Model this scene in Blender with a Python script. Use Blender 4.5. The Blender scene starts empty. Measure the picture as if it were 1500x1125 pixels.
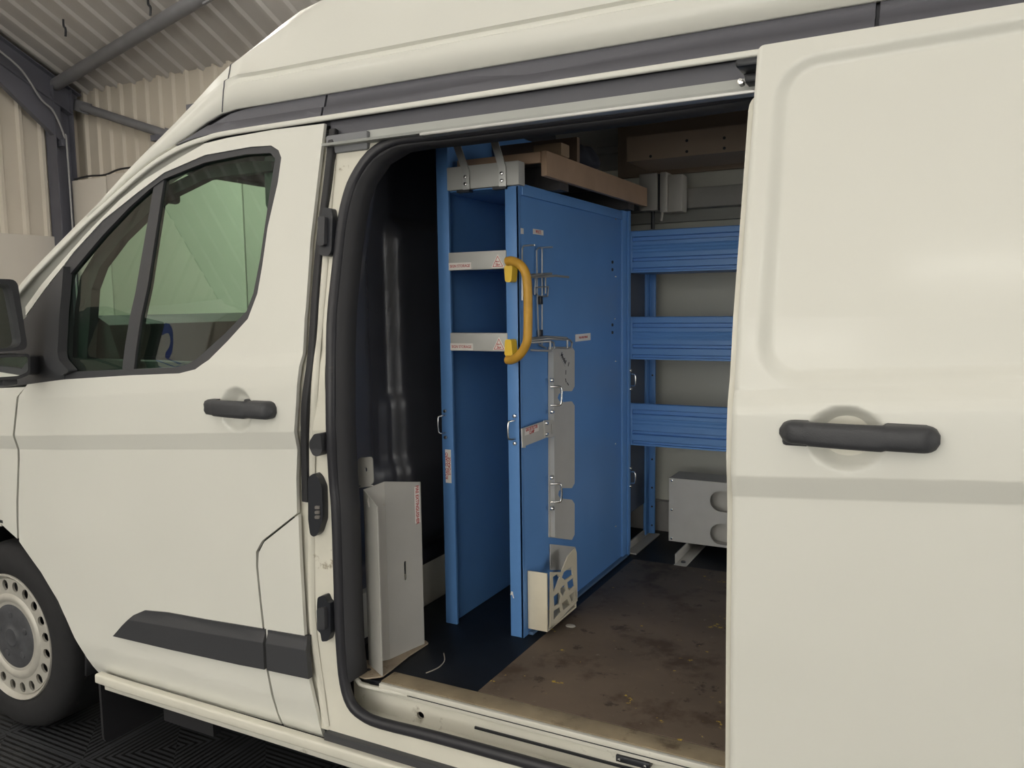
import bpy, bmesh, math, random
import numpy as np
from mathutils import Vector, Matrix
random.seed(7)
COL = bpy.context.scene.collection
PI = math.pi

# ------------------------------------------------------------------ camera model
FPX = 1190.0
CAM = np.array([0.0, -1.55, 1.45])
_vx = np.array([-2275, 87, -FPX]); _vy = np.array([626, 126, -FPX])
_X = -_vx/np.linalg.norm(_vx); _Y = _vy/np.linalg.norm(_vy)
_Y = _Y-_X*(_X@_Y); _Y /= np.linalg.norm(_Y); _Z = np.cross(_X, _Y)
MW = np.array([_X, _Y, _Z])
def ray(px, py): return MW @ np.array([(px-750)/FPX, -(py-562.5)/FPX, -1.0])
def on(ax, v, px, py):
    """measured point of the photograph -> world point on the plane axis=v"""
    r = ray(px, py); t = (v-CAM[ax])/r[ax]; return CAM+t*r

# ------------------------------------------------------------------ van side surface
def interp(v, ks):
    if v <= ks[0][0]: return ks[0][1]
    for (a, b), (c, d) in zip(ks, ks[1:]):
        if v <= c:
            t = (v-a)/(c-a); return b+(d-b)*t
    return ks[-1][1]
def smooth(v, ks):
    if v <= ks[0][0]: return ks[0][1]
    for (a, b), (c, d) in zip(ks, ks[1:]):
        if v <= c:
            t = (v-a)/(c-a); t = t*t*(3-2*t); return b+(d-b)*t
    return ks[-1][1]
LEAN = [(-1, 0.0), (1.30, 0.0), (1.42, .022), (1.95, .165), (2.3, .27)]
CR = [(-.60, .012), (-.30, .003), (-.044, .001), (-.038, -.001), (-.002, -.012), (.003, -.0135), (.12, -.012), (.17, -.006), (.20, .0)]
def zc(x): return 1.047+.0735*(x+2.604)
def nose(x): return .09*max(0, (-2.35-x)/.8)**2
def S(x, z):
    lo = interp(z, [(.28, .035), (.33, .014), (.40, .002), (.50, 0)])
    return interp(z, LEAN)+interp(z-zc(x), CR)+nose(x)+lo
def onS(px, py, off=0.0, f=S):
    y = off
    for _ in range(12):
        p = on(1, y, px, py); y = f(p[0], p[2])+off
    p = on(1, y, px, py); return (p[0], p[2])
def tr(pts, off=0.0, f=S): return [onS(a, b, off, f) for a, b in pts]

# ------------------------------------------------------------------ materials
MATS = {}
def mat(name, col, rough=.5, metal=0, coat=0, noise=0, nscale=8, spots=None, bump=0, bscale=60, spec=.5):
    if name in MATS: return MATS[name]
    m = bpy.data.materials.new(name); m.use_nodes = True
    nt = m.node_tree; b = nt.nodes['Principled BSDF']
    b.inputs['Base Color'].default_value = (*col, 1); b.inputs['Roughness'].default_value = rough
    b.inputs['Metallic'].default_value = metal; b.inputs['Coat Weight'].default_value = coat
    b.inputs['Coat Roughness'].default_value = .12
    b.inputs['Specular IOR Level'].default_value = spec
    tc = nt.nodes.new('ShaderNodeTexCoord')
    src = None
    if noise:
        n = nt.nodes.new('ShaderNodeTexNoise'); n.inputs['Scale'].default_value = nscale; n.inputs['Detail'].default_value = 6
        nt.links.new(tc.outputs['Object'], n.inputs['Vector'])
        r = nt.nodes.new('ShaderNodeMapRange'); r.inputs[1].default_value = .3; r.inputs[2].default_value = .7
        r.inputs[3].default_value = 1-noise; r.inputs[4].default_value = 1+noise*.5
        nt.links.new(n.outputs['Fac'], r.inputs[0])
        mx = nt.nodes.new('ShaderNodeVectorMath'); mx.operation = 'SCALE'; mx.inputs[0].default_value = col
        nt.links.new(r.outputs[0], mx.inputs['Scale']); src = mx.outputs[0]
    if spots:   # list of (colour, scale, threshold, softness)
        for (c2, sc, th, so) in spots:
            n = nt.nodes.new('ShaderNodeTexNoise'); n.inputs['Scale'].default_value = sc; n.inputs['Detail'].default_value = 8
            n.inputs['Roughness'].default_value = .65
            nt.links.new(tc.outputs['Object'], n.inputs['Vector'])
            r = nt.nodes.new('ShaderNodeMapRange'); r.inputs[1].default_value = th; r.inputs[2].default_value = th+so
            nt.links.new(n.outputs['Fac'], r.inputs[0])
            mx = nt.nodes.new('ShaderNodeMix'); mx.data_type = 'RGBA'
            nt.links.new(r.outputs[0], mx.inputs[0])
            if src is None: mx.inputs[6].default_value = (*col, 1)
            else: nt.links.new(src, mx.inputs[6])
            mx.inputs[7].default_value = (*c2, 1); src = mx.outputs[2]
    if src is not None: nt.links.new(src, b.inputs['Base Color'])
    if bump:
        n = nt.nodes.new('ShaderNodeTexNoise'); n.inputs['Scale'].default_value = bscale; n.inputs['Detail'].default_value = 3
        nt.links.new(tc.outputs['Object'], n.inputs['Vector'])
        bp = nt.nodes.new('ShaderNodeBump'); bp.inputs['Strength'].default_value = bump; bp.inputs['Distance'].default_value = .003
        nt.links.new(n.outputs['Fac'], bp.inputs['Height']); nt.links.new(bp.outputs[0], b.inputs['Normal'])
    MATS[name] = m; return m
WHITE = mat('white_paint', (.78, .775, .715), .38, coat=.3, noise=.015, nscale=3)
WHITED = mat('white_paint_dirty', (.76, .735, .64), .4, coat=.3, noise=.05, nscale=9, spots=[((.30, .25, .16), 22, .66, .1)])
SILL = mat('sill_paint_dirty', (.74, .72, .64), .4, coat=.2, noise=.08, nscale=7, spots=[((.26, .23, .17), 14, .60, .12)])
BLACKP = mat('black_plastic', (.048, .049, .055), .5, bump=.15, bscale=400)
BAND = mat('grey_black_trim', (.115, .115, .135), .55, bump=.1, bscale=300)
RUBBER = mat('rubber', (.018, .018, .021), .55)
SEAL = mat('seal_rubber', (.028, .028, .034), .45, spots=[((.09, .08, .07), 30, .66, .1)])
TYRE = mat('tyre_rubber', (.014, .014, .016), .8, noise=.2, nscale=30, spots=[((.07, .06, .05), 9, .62, .15)])
BLUE = mat('blue_paint', (.115, .275, .60), .42, noise=.05, nscale=5, spec=.4)
GREYM = mat('grey_painted_metal', (.50, .50, .48), .45, noise=.04, nscale=12)
GREYB = mat('bracket_grey', (.46, .45, .42), .5, noise=.05, nscale=10, spots=[((.30, .20, .12), 9, .66, .08)])
PLATE = mat('plate_grey', (.52, .51, .485), .5, noise=.05, nscale=14)
CHROME = mat('chrome', (.75, .75, .74), .18, metal=1)
ALU = mat('aluminium', (.62, .62, .61), .42, metal=.7)
DARKM = mat('dark_metal', (.02, .022, .028), .4)
NAVY = mat('bulkhead_paint', (.070, .073, .088), .28, noise=.15, nscale=4, spec=.6)
MATF = mat('rubber_floor_mat', (.009, .012, .018), .5, spec=.25, noise=.2, nscale=14, spots=[((.10, .10, .10), 13, .70, .05)])
PLY = mat('worn_plywood', (.145, .108, .078), .75, noise=.22, nscale=5,
          spots=[((.075, .05, .033), 6, .53, .12), ((.055, .04, .028), 15, .60, .06), ((.23, .19, .15), 40, .64, .06), ((.50, .34, .04), 20, .655, .03)])
TRIMW = mat('worn_floor_trim', (.36, .29, .19), .7, noise=.25, nscale=14, spots=[((.14, .10, .06), 12, .56, .1)])
WOOD = mat('shelf_timber', (.40, .27, .18), .65, noise=.2, nscale=6)
WOODL = mat('roof_ply', (.33, .25, .18), .7, noise=.1, nscale=4)
LINING = mat('lining_panel', (.60, .60, .54), .7, noise=.04, nscale=4)
YEL = mat('yellow_plastic', (.80, .52, .03), .4)
YELW = mat('worn_yellow_grip', (.60, .33, .045), .5, noise=.15, nscale=25)
LABEL = mat('label_white', (.80, .76, .72), .5)
RED = mat('label_red', (.45, .04, .04), .6)
INK = mat('ink', (.03, .03, .04), .6)
CREAM = mat('cream_plastic', (.66, .60, .47), .5, noise=.05, nscale=20)
JBOX = mat('box_plastic', (.50, .48, .44), .5)
STEEL = mat('painted_steelwork', (.12, .122, .15), .6, noise=.12, nscale=3)
TUBE = mat('galvanised_brace', (.19, .19, .205), .55, noise=.12, nscale=4)
BOARD = mat('white_boards', (.64, .60, .54), .7, noise=.04, nscale=2)
RIM = mat('rim_silver', (.52, .50, .45), .42, metal=.25, noise=.08, nscale=30, spots=[((.22, .15, .09), 22, .66, .08)])
HUB = mat('hub_plastic', (.07, .072, .08), .55, noise=.3, nscale=25)
BLUEG = mat('graphic_blue', (.03, .08, .48), .5)
DARKT = mat('cab_trim', (.03, .033, .033), .6)
HEAD = mat('headliner', (.10, .105, .10), .8)

def glass_mat(name, tint, rough=0):
    m = bpy.data.materials.new(name); m.use_nodes = True; nt = m.node_tree; nt.nodes.clear()
    o = nt.nodes.new('ShaderNodeOutputMaterial'); t = nt.nodes.new('ShaderNodeBsdfTransparent'); g = nt.nodes.new('ShaderNodeBsdfGlossy')
    t.inputs[0].default_value = (*tint, 1); g.inputs['Roughness'].default_value = rough
    fr = nt.nodes.new('ShaderNodeFresnel'); fr.inputs['IOR'].default_value = 1.5
    mu = nt.nodes.new('ShaderNodeMath'); mu.operation = 'MULTIPLY'; mu.inputs[1].default_value = 2.2; mu.use_clamp = True
    mx = nt.nodes.new('ShaderNodeMixShader'); nt.links.new(fr.outputs[0], mu.inputs[0])
    ge = nt.nodes.new('ShaderNodeNewGeometry'); inv = nt.nodes.new('ShaderNodeMath'); inv.operation = 'SUBTRACT'; inv.inputs[0].default_value = 1
    m2 = nt.nodes.new('ShaderNodeMath'); m2.operation = 'MULTIPLY'; nt.links.new(ge.outputs['Backfacing'], inv.inputs[1]); nt.links.new(inv.outputs[0], m2.inputs[0]); nt.links.new(mu.outputs[0], m2.inputs[1]); nt.links.new(m2.outputs[0], mx.inputs[0])
    nt.links.new(t.outputs[0], mx.inputs[1]); nt.links.new(g.outputs[0], mx.inputs[2]); nt.links.new(mx.outputs[0], o.inputs[0])
    return m
GLASS = glass_mat('tinted_glass', (.78, .90, .83))
WGLASS = glass_mat('windscreen_glass', (.78, .92, .80))
MIRR = mat('mirror_silver', (.8, .82, .8), .02, metal=1)

def ribbed(name, col, axis, period, frac, depth, rough=.5, dark=.75):
    """box-profile sheeting: real-size profile as bump along one object axis"""
    m = bpy.data.materials.new(name); m.use_nodes = True; nt = m.node_tree; b = nt.nodes['Principled BSDF']
    b.inputs['Roughness'].default_value = rough
    n = nt.nodes.new('ShaderNodeTexNoise'); n.inputs['Scale'].default_value = .8; n.inputs['Detail'].default_value = 5
    tc = nt.nodes.new('ShaderNodeTexCoord'); nt.links.new(tc.outputs['Object'], n.inputs[0])
    r = nt.nodes.new('ShaderNodeMapRange'); r.inputs[3].default_value = .82; r.inputs[4].default_value = 1.12
    nt.links.new(n.outputs['Fac'], r.inputs[0])
    v = nt.nodes.new('ShaderNodeVectorMath'); v.operation = 'SCALE'; v.inputs[0].default_value = col
    nt.links.new(r.outputs[0], v.inputs['Scale']); nt.links.new(v.outputs[0], b.inputs['Base Color'])
    return m
SHEET = ribbed('cladding_sheet', (.64, .585, .50), 0, .2, .2, .02)
ROOFM = ribbed('roof_sheet', (.54, .515, .495), 0, .2, .2, .02)

def floor_mat():
    m = bpy.data.materials.new('interlocking_floor_tile'); m.use_nodes = True; nt = m.node_tree; b = nt.nodes['Principled BSDF']
    N = nt.nodes.new; L = nt.links.new
    def math_(op, a, c=None, d=None):
        n = N('ShaderNodeMath'); n.operation = op
        for i, v in enumerate([a, c, d]):
            if v is None: continue
            if isinstance(v, (int, float)): n.inputs[i].default_value = v
            else: L(v, n.inputs[i])
        return n.outputs[0]
    tc = N('ShaderNodeTexCoord'); sp = N('ShaderNodeSeparateXYZ'); L(tc.outputs['Object'], sp.inputs[0])
    T = .40
    u = math_('SUBTRACT', math_('FRACT', math_('DIVIDE', sp.outputs[0], T)), .5)
    v = math_('SUBTRACT', math_('FRACT', math_('DIVIDE', sp.outputs[1], T)), .5)
    au = math_('ABSOLUTE', u); av = math_('ABSOLUTE', v)
    sel = math_('GREATER_THAN', au, av)            # triangles of each tile alternate rib direction
    ru = math_('FRACT', math_('MULTIPLY', u, 20)); rv = math_('FRACT', math_('MULTIPLY', v, 20))
    rr = math_('ADD', math_('MULTIPLY', sel, ru), math_('MULTIPLY', math_('SUBTRACT', 1, sel), rv))
    rib = math_('GREATER_THAN', rr, .45)
    edge = math_('GREATER_THAN', math_('MAXIMUM', au, av), .487)
    h = math_('MAXIMUM', rib, edge)
    mx = N('ShaderNodeMix'); mx.data_type = 'RGBA'; L(h, mx.inputs[0])
    mx.inputs[6].default_value = (.004, .004, .005, 1); mx.inputs[7].default_value = (.045, .048, .054, 1)
    L(mx.outputs[2], b.inputs['Base Color']); b.inputs['Roughness'].default_value = .5
    bp = N('ShaderNodeBump'); bp.inputs['Strength'].default_value = .6; bp.inputs['Distance'].default_value = .004
    L(h, bp.inputs['Height']); L(bp.outputs[0], b.inputs['Normal'])
    return m

# ------------------------------------------------------------------ object helpers
def link(name, me, m, parent=None, sharp=35):
    me.materials.append(m)
    o = bpy.data.objects.new(name, me); COL.objects.link(o)
    if parent is not None:
        o.parent = parent
        if parent.type == 'EMPTY': o.matrix_parent_inverse = Matrix.Translation(-Vector(parent.location))
    return o
def fin(name, bm, m, parent=None, smooth_=False, sharp=35):
    bmesh.ops.recalc_face_normals(bm, faces=bm.faces)
    me = bpy.data.meshes.new(name); bm.to_mesh(me); bm.free()
    if smooth_:
        for p in me.polygons: p.use_smooth = True
        me.set_sharp_from_angle(angle=math.radians(sharp))
    return link(name, me, m, parent)
def thing(name, label, cat, loc=(0, 0, 0), group=None):
    o = bpy.data.objects.new(name, None); COL.objects.link(o); o.location = loc; o.empty_display_size = .1
    o['label'] = label; o['category'] = cat
    if group: o['group'] = group
    return o
def tag(o, label, cat, group=None):
    o['label'] = label; o['category'] = cat
    if group: o['group'] = group
    return o
def box_bm(bm, x0, x1, y0, y1, z0, z1, bev=0, rot=None, seg=2):
    r = bmesh.ops.create_cube(bm, size=1)
    vs = r['verts']
    M = Matrix.Translation(((x0+x1)/2, (y0+y1)/2, (z0+z1)/2)) @ (rot.to_4x4() if rot else Matrix.Identity(4)) @ Matrix.Diagonal((abs(x1-x0), abs(y1-y0), abs(z1-z0), 1))
    bmesh.ops.transform(bm, matrix=M, verts=vs)
    if bev:
        es = list({e for v in vs for e in v.link_edges})
        bmesh.ops.bevel(bm, geom=es, offset=bev, segments=seg, affect='EDGES', profile=.5)
def box(name, x0, x1, y0, y1, z0, z1, m, parent=None, bev=0, rot=None):
    bm = bmesh.new(); box_bm(bm, x0, x1, y0, y1, z0, z1, bev, rot)
    return fin(name, bm, m, parent, bev > 0)
def frames(pts, closed, up):
    out = []; n = len(pts)
    for i in range(n):
        a = pts[(i-1) % n] if (closed or i > 0) else pts[i]
        b = pts[(i+1) % n] if (closed or i < n-1) else pts[i]
        t = (b-a).normalized()
        if up is None:
            if not out:
                u = Vector((0, 0, 1)) if abs(t.z) < .9 else Vector((1, 0, 0))
            else: u = out[-1][1]
            u = (u-t*u.dot(t)).normalized()
        else:
            u = Vector(up); u = (u-t*u.dot(t)).normalized()
        out.append((t.cross(u).normalized(), u))
    return out
def sweep_bm(bm, pts, prof, closed=False, up=None):
    pts = [Vector(p) for p in pts]
    fr = frames(pts, closed, up); rings = []
    for p, (s, u) in zip(pts, fr):
        rings.append([bm.verts.new(p+s*a+u*b) for a, b in prof])
    n = len(rings); k = len(prof)
    for i in range(n if closed else n-1):
        A = rings[i]; B = rings[(i+1) % n]
        for j in range(k):
            bm.faces.new((A[j], A[(j+1) % k], B[(j+1) % k], B[j]))
    if not closed:
        bm.faces.new(rings[0]); bm.faces.new(rings[-1])
def circ(r, n=10, ry=None):
    ry = ry or r
    return [(r*math.cos(2*PI*i/n), ry*math.sin(2*PI*i/n)) for i in range(n)]
def rect(w, h): return [(-w/2, -h/2), (w/2, -h/2), (w/2, h/2), (-w/2, h/2)]
def rrect(w, h, r, n=3):
    out = []
    for cx, cy, a0 in ((w/2-r, h/2-r, 0), (-w/2+r, h/2-r, 90), (-w/2+r, -h/2+r, 180), (w/2-r, -h/2+r, 270)):
        for i in range(n+1):
            a = math.radians(a0+90*i/n); out.append((cx+r*math.cos(a), cy+r*math.sin(a)))
    return out
def tube(name, pts, r, m, parent=None, closed=False, n=10, up=None):
    bm = bmesh.new(); sweep_bm(bm, pts, circ(r, n), closed, up); return fin(name, bm, m, parent, True, 50)
def sweep(name, pts, prof, m, parent=None, closed=False, up=None, sharp=35):
    bm = bmesh.new(); sweep_bm(bm, pts, prof, closed, up); return fin(name, bm, m, parent, True, sharp)
def catmull(pts, n=6, closed=False):
    P = [Vector(p) for p in pts]; out = []; N = len(P)
    for i in range(N if closed else N-1):
        p0 = P[(i-1) % N] if (closed or i > 0) else P[i]; p1 = P[i]; p2 = P[(i+1) % N]
        p3 = P[(i+2) % N] if (closed or i+2 < N) else p2
        for k in range(n):
            t = k/n
            out.append(.5*((2*p1)+(p2-p0)*t+(2*p0-5*p1+4*p2-p3)*t*t+(3*p1-p0-3*p2+p3)*t**3))
    if not closed: out.append(P[-1])
    return out
def sm2(pts, n=5, closed=False): return [(v.x, v.y) for v in catmull([(a, b, 0) for a, b in pts], n, closed)]
def rnd_poly(pts, r, n=4):
    """round the corners of a 2-D polygon"""
    out = []; N = len(pts)
    for i in range(N):
        a, p, c = Vector(pts[i-1]), Vector(pts[i]), Vector(pts[(i+1) % N])
        d1 = (a-p); d2 = (c-p); rr = min(r, d1.length*.45, d2.length*.45)
        s = p+d1.normalized()*rr; e = p+d2.normalized()*rr
        for k in range(n+1):
            t = k/n; out.append(tuple(s*(1-t)**2+p*2*t*(1-t)+e*t*t))
    return out
def fill2d(bm, loops, axis='y'):
    """flat fill of outline + holes at height 0 in (a,b) stored as x,z"""
    es = []
    for lp in loops:
        vs = [bm.verts.new((a, 0, b)) for a, b in lp]
        es += [bm.edges.new((vs[i], vs[(i+1) % len(vs)])) for i in range(len(vs))]
    bmesh.ops.triangle_fill(bm, use_beauty=True, use_dissolve=False, edges=es)
def panel(name, outline, f, thick, m, parent=None, holes=(), dx=.06, dz=.04, xs=(), zs=(), sl=None):
    """sheet whose outline is (x,z), outer face y=f(x,z), real thickness towards +y"""
    bm = bmesh.new(); fill2d(bm, [outline]+list(holes))
    X = [a for a, b in outline]; Z = [b for a, b in outline]
    def cuts(lo, hi, d, ex): return sorted(set([lo+d*i for i in range(1, int((hi-lo)/d)+1)]+[e for e in ex if lo < e < hi]))
    for x in cuts(min(X), max(X), dx, xs):
        bmesh.ops.bisect_plane(bm, geom=bm.verts[:]+bm.edges[:]+bm.faces[:], plane_co=(x, 0, 0), plane_no=(1, 0, 0), dist=1e-6)
    for z in cuts(min(Z), max(Z), dz, zs):
        bmesh.ops.bisect_plane(bm, geom=bm.verts[:]+bm.edges[:]+bm.faces[:], plane_co=(0, 0, z), plane_no=(0, 0, 1), dist=1e-6)
    if sl:
        zf_, kk, offs = sl
        for o_ in offs:
            bmesh.ops.bisect_plane(bm, geom=bm.verts[:]+bm.edges[:]+bm.faces[:], plane_co=(0, 0, zf_(0)+o_), plane_no=(-kk, 0, 1), dist=1e-6)
    bm.verts.index_update()
    V = [(v.co.x, v.co.z) for v in bm.verts]; n = len(V)
    def nrm(x, z, e=.0015):
        v = Vector(((f(x+e, z)-f(x-e, z))/(2*e), -1, (f(x, z+e)-f(x, z-e))/(2*e))); return v.normalized()
    co = []; no = []; faces = []
    for x, z in V: co.append((x, f(x, z), z)); no.append(nrm(x, z))
    for i, (x, z) in enumerate(V): co.append((x, co[i][1]+thick, z)); no.append(-no[i])
    for fc in bm.faces:
        idx = [v.index for v in fc.verts]
        if fc.normal.y > 0: idx.reverse()      # outward is -y
        fc_ = idx
        faces.append(fc_); faces.append([i+n for i in reversed(fc_)])
    for e in bm.edges:
        if len(e.link_faces) == 1:
            a, b = e.verts[0], e.verts[1]
            c = e.link_faces[0].calc_center_median()
            mid = (a.co+b.co)/2; d = (b.co-a.co).normalized(); out = Vector((d.z, 0, -d.x))
            if out.dot(mid-c) < 0: out = -out
            k = len(co)
            pa, pb = co[a.index], co[b.index]
            q = [pa, pb, (pb[0], pb[1]+thick, pb[2]), (pa[0], pa[1]+thick, pa[2])]
            co += q; no += [out]*4
            nn = (Vector(q[1])-Vector(q[0])).cross(Vector(q[3])-Vector(q[0]))
            faces.append([k, k+1, k+2, k+3] if nn.dot(out) > 0 else [k+3, k+2, k+1, k])
    bm.free()
    me = bpy.data.meshes.new(name); me.from_pydata(co, [], faces); me.update()
    for p in me.polygons: p.use_smooth = True
    me.normals_split_custom_set_from_vertices([tuple(v) for v in no])
    return link(name, me, m, parent)
def plate(name, outline, ax, v0, v1, m, parent=None, holes=(), bev=0):
    """flat plate: 2-D outline in the plane across axis ax (0: (y,z), 1: (x,z), 2: (x,y)), from v0 to v1"""
    bm = bmesh.new(); plate_bm(bm, outline, ax, v0, v1, holes)
    if bev:
        bmesh.ops.recalc_face_normals(bm, faces=bm.faces)
        es = [e for e in bm.edges if len(e.link_faces) == 2 and e.calc_face_angle() > .8]
        bmesh.ops.bevel(bm, geom=es, offset=bev, segments=2, affect='EDGES')
    return fin(name, bm, m, parent, True, 30)
def plate_bm(bm, outline, ax, v0, v1, holes=()):
    b2 = bmesh.new(); fill2d(b2, [outline]+list(holes)); b2.verts.index_update()
    def P(a, b, v): return {0: (v, a, b), 1: (a, v, b), 2: (a, b, v)}[ax]
    A = [bm.verts.new(P(v.co.x, v.co.z, v0)) for v in b2.verts]; B = [bm.verts.new(P(v.co.x, v.co.z, v1)) for v in b2.verts]
    for fc in b2.faces:
        i = [v.index for v in fc.verts]
        bm.faces.new([A[k] for k in i]); bm.faces.new([B[k] for k in reversed(i)])
    for e in b2.edges:
        if len(e.link_faces) == 1:
            a, b = e.verts[0].index, e.verts[1].index
            bm.faces.new((A[a], A[b], B[b], B[a]))
    b2.free()
def lathe(name, prof, c, axis, m, parent=None, n=64, sharp=35, closed=False):
    """prof: (radius, offset along axis)"""
    bm = bmesh.new(); rings = []
    for r, h in prof:
        ring = []
        for i in range(n):
            a = 2*PI*i/n
            if axis == 'y': p = (c[0]+r*math.cos(a), c[1]+h, c[2]+r*math.sin(a))
            elif axis == 'x': p = (c[0]+h, c[1]+r*math.cos(a), c[2]+r*math.sin(a))
            else: p = (c[0]+r*math.cos(a), c[1]+r*math.sin(a), c[2]+h)
            ring.append(bm.verts.new(p))
        rings.append(ring)
    K = len(rings)
    for k in range(K if closed else K-1):
        A = rings[k]; B = rings[(k+1) % K]
        for i in range(n): bm.faces.new((A[i], A[(i+1) % n], B[(i+1) % n], B[i]))
    if not closed:
        if prof[0][0] > 1e-6: bm.faces.new(rings[0])
        if prof[-1][0] > 1e-6: bm.faces.new(rings[-1])
    bmesh.ops.remove_doubles(bm, verts=bm.verts, dist=1e-6)
    return fin(name, bm, m, parent, True, sharp)
def text(name, s, loc, right, up, size, m, parent, squeeze=1.0, bold=0.0, spacing=1.0):
    """real lettering lying on a surface; right/up are world directions"""
    c = bpy.data.curves.new(name, 'FONT'); c.body = s; c.size = size; c.align_x = 'CENTER'; c.align_y = 'CENTER'
    c.extrude = .0002; c.offset = bold; c.resolution_u = 3; c.space_line = spacing
    R = Vector(right).normalized(); U = Vector(up).normalized(); Nn = R.cross(U)
    M = Matrix.Translation(loc) @ Matrix((R, U, Nn)).transposed().to_4x4() @ Matrix.Diagonal((squeeze, 1, 1, 1))
    tmp = bpy.data.objects.new(name, c); COL.objects.link(tmp)
    dg = bpy.context.evaluated_depsgraph_get(); me = bpy.data.meshes.new_from_object(tmp.evaluated_get(dg))
    bpy.data.objects.remove(tmp); me.transform(M); me.materials.clear()
    return link(name, me, m, parent)

# ================================================================== THE BUILDING
EY = 5.5; GX = -10.1         # eaves wall, gable wall
SL = .48; EZ = 4.20
RX = 9.0; BY = -9.0
def roofz(y):
    a = -1.75
    return EZ+SL*(EY-y) if y > a else EZ+SL*(EY-a)-SL*(a-y)
def struct(o): o['kind'] = 'structure'; return o
def profile_line(a0, a1, period, top, web, depth):
    """trapezoid profile along a: list of (a, d)"""
    out = []; a = a0
    while a < a1:
        out += [(a, 0), (a+period-top-2*web, 0), (a+period-top-web, depth), (a+period-web, depth)]
        a += period
    out.append((a, 0)); return out
def sheet_wall(name, along, a0, a1, fixed, sign, z0, ztop, m, period, top, web, depth):
    bm = bmesh.new(); pr = profile_line(a0, a1, period, top, web, depth); prev = None
    for a, d in pr:
        p = (a, fixed+sign*d) if along == 'x' else (fixed+sign*d, a)
        zt = ztop(p[1]) if callable(ztop) else ztop
        v = (bm.verts.new((p[0], p[1], z0)), bm.verts.new((p[0], p[1], zt)))
        if prev: bm.faces.new((prev[0], v[0], v[1], prev[1]))
        prev = v
    me = bpy.data.meshes.new(name); bm.to_mesh(me); bm.free()
    o = link(name, me, m); sd = o.modifiers.new('t', 'SOLIDIFY'); sd.thickness = .01; sd.offset = 0
    return struct(o)
bm = bmesh.new(); box_bm(bm, GX-.1, RX+.1, BY-.1, EY+.1, -.1, 0)
struct(fin('floor', bm, floor_mat()))
sheet_wall('wall_back', 'x', GX, RX, EY, -1, 0, EZ+.06, SHEET, .235, .03, .02, .035)
sheet_wall('wall_left', 'y', BY, EY, GX, 1, 0, lambda y: roofz(y)+.02, SHEET, .27, .035, .025, .035)
struct(box('wall_right', RX, RX+.1, BY, EY, 0, 8.2, BOARD))
struct(box('wall_front', GX, RX, BY-.1, BY, 0, 4.6, BOARD))
# roof sheets, ribs run down the slope
bm = bmesh.new(); prev = None
for a, d in profile_line(GX, RX, .30, .04, .03, .035):
    v = [bm.verts.new((a, y, roofz(y)-d+.05)) for y in (EY+.05, -1.75, BY-.05)]
    if prev:
        for i in (0, 1): bm.faces.new((prev[i], v[i], v[i+1], prev[i+1]))
    prev = v
me = bpy.data.meshes.new('ceiling'); bm.to_mesh(me); bm.free()
o = link('ceiling', me, ROOFM); sd = o.modifiers.new('t', 'SOLIDIFY'); sd.thickness = .01; sd.offset = 0; struct(o)

# boards lining the foot of the walls
def bd(name, x0, x1, y0, y1, z0, z1, label):
    o = box(name, x0, x1, y0, y1, z0, z1, BOARD, bev=.004); return struct(o)
xs = [-9.86, -9.18, -6.9, -4.5, -2.1, .3, 2.7, 5.1, 7.5, RX-.02]
for i in range(len(xs)-1):
    z = 3.17 if i else 3.15
    bd('trim_%d' % (i+1), xs[i]+.012, xs[i+1]-.012, EY-.30, EY-.275, .0, z-.07, '')
ys = [5.05, 2.6, .2, -2.2, -4.6, -7.0]
for i in range(len(ys)-1):
    bd('trim_%d' % (i+11), GX+.05, GX+.075, ys[i+1]+.012, ys[i]-.012, .0, 2.38, '')

def ibeam_bm(bm, p0, p1, w, d, up, t=.012):
    """I section from p0 to p1"""
    h = d/2; prof = [(-w/2, -h), (w/2, -h), (w/2, -h+t), (t/2, -h+t), (t/2, h-t), (w/2, h-t), (w/2, h), (-w/2, h), (-w/2, h-t), (-t/2, h-t), (-t/2, -h+t), (-w/2, -h+t)]
    sweep_bm(bm, [p0, p1], prof, False, up)
# corner portal: column + rafter + haunch
fr = thing('portal_frame', 'dark steel portal frame column and rafter in the building corner', 'steel frame', (-9.95, 5.28, 0))
bm = bmesh.new(); ibeam_bm(bm, (-9.97, 5.17, 0), (-9.97, 5.17, roofz(5.17)-.12), .20, .26, (0, 1, 0)); fin('column', bm, STEEL, fr)
bm = bmesh.new(); ibeam_bm(bm, (-9.93, 5.35, roofz(5.35)-.22), (-9.93, -1.75, roofz(-1.75)-.22), .16, .30, (0, SL, 1)); fin('rafter', bm, STEEL, fr)
bm = bmesh.new()
plate_bm(bm, [(5.14, 3.55), (5.14, roofz(5.14)-.33), (3.6, roofz(3.6)-.33)], 0, -9.97, -9.89)
box_bm(bm, -10.02, -9.84, 5.10, 5.14, 3.5, 3.58)
fin('haunch', bm, STEEL, fr)
cb = catmull([(-9.83, 4.3, 4.52), (-9.82, 4.62, 4.32), (-9.82, 4.85, 4.02), (-9.82, 5.0, 3.9), (-9.82, 5.12, 3.62), (-9.82, 5.15, 3.3), (-9.82, 5.15, 0.05)], 8)
tag(tube('electric_cable', cb, .012, mat('cable_grey', (.35, .35, .36), .5), n=8), 'thin grey cable running down the dark corner column', 'cable')
def brace(name, p0, p1, r, label):
    t = thing(name, label, 'brace', p0)
    p0 = Vector(p0); p1 = Vector(p1); d = (p1-p0).normalized()
    tube('pipe', [p0+d*.15, p1-d*.15], r, TUBE, t, n=16)
    for q, s in ((p0, 1), (p1, -1)):
        bm = bmesh.new(); sweep_bm(bm, [q-d*s*.04, q+d*s*.12, q+d*s*.28], [(-r*1.3, -.012), (r*1.3, -.012), (r*1.3, .012), (-r*1.3, .012)], False, (0, -1, .2)); fin('end_plate', bm, TUBE, t)
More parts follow.
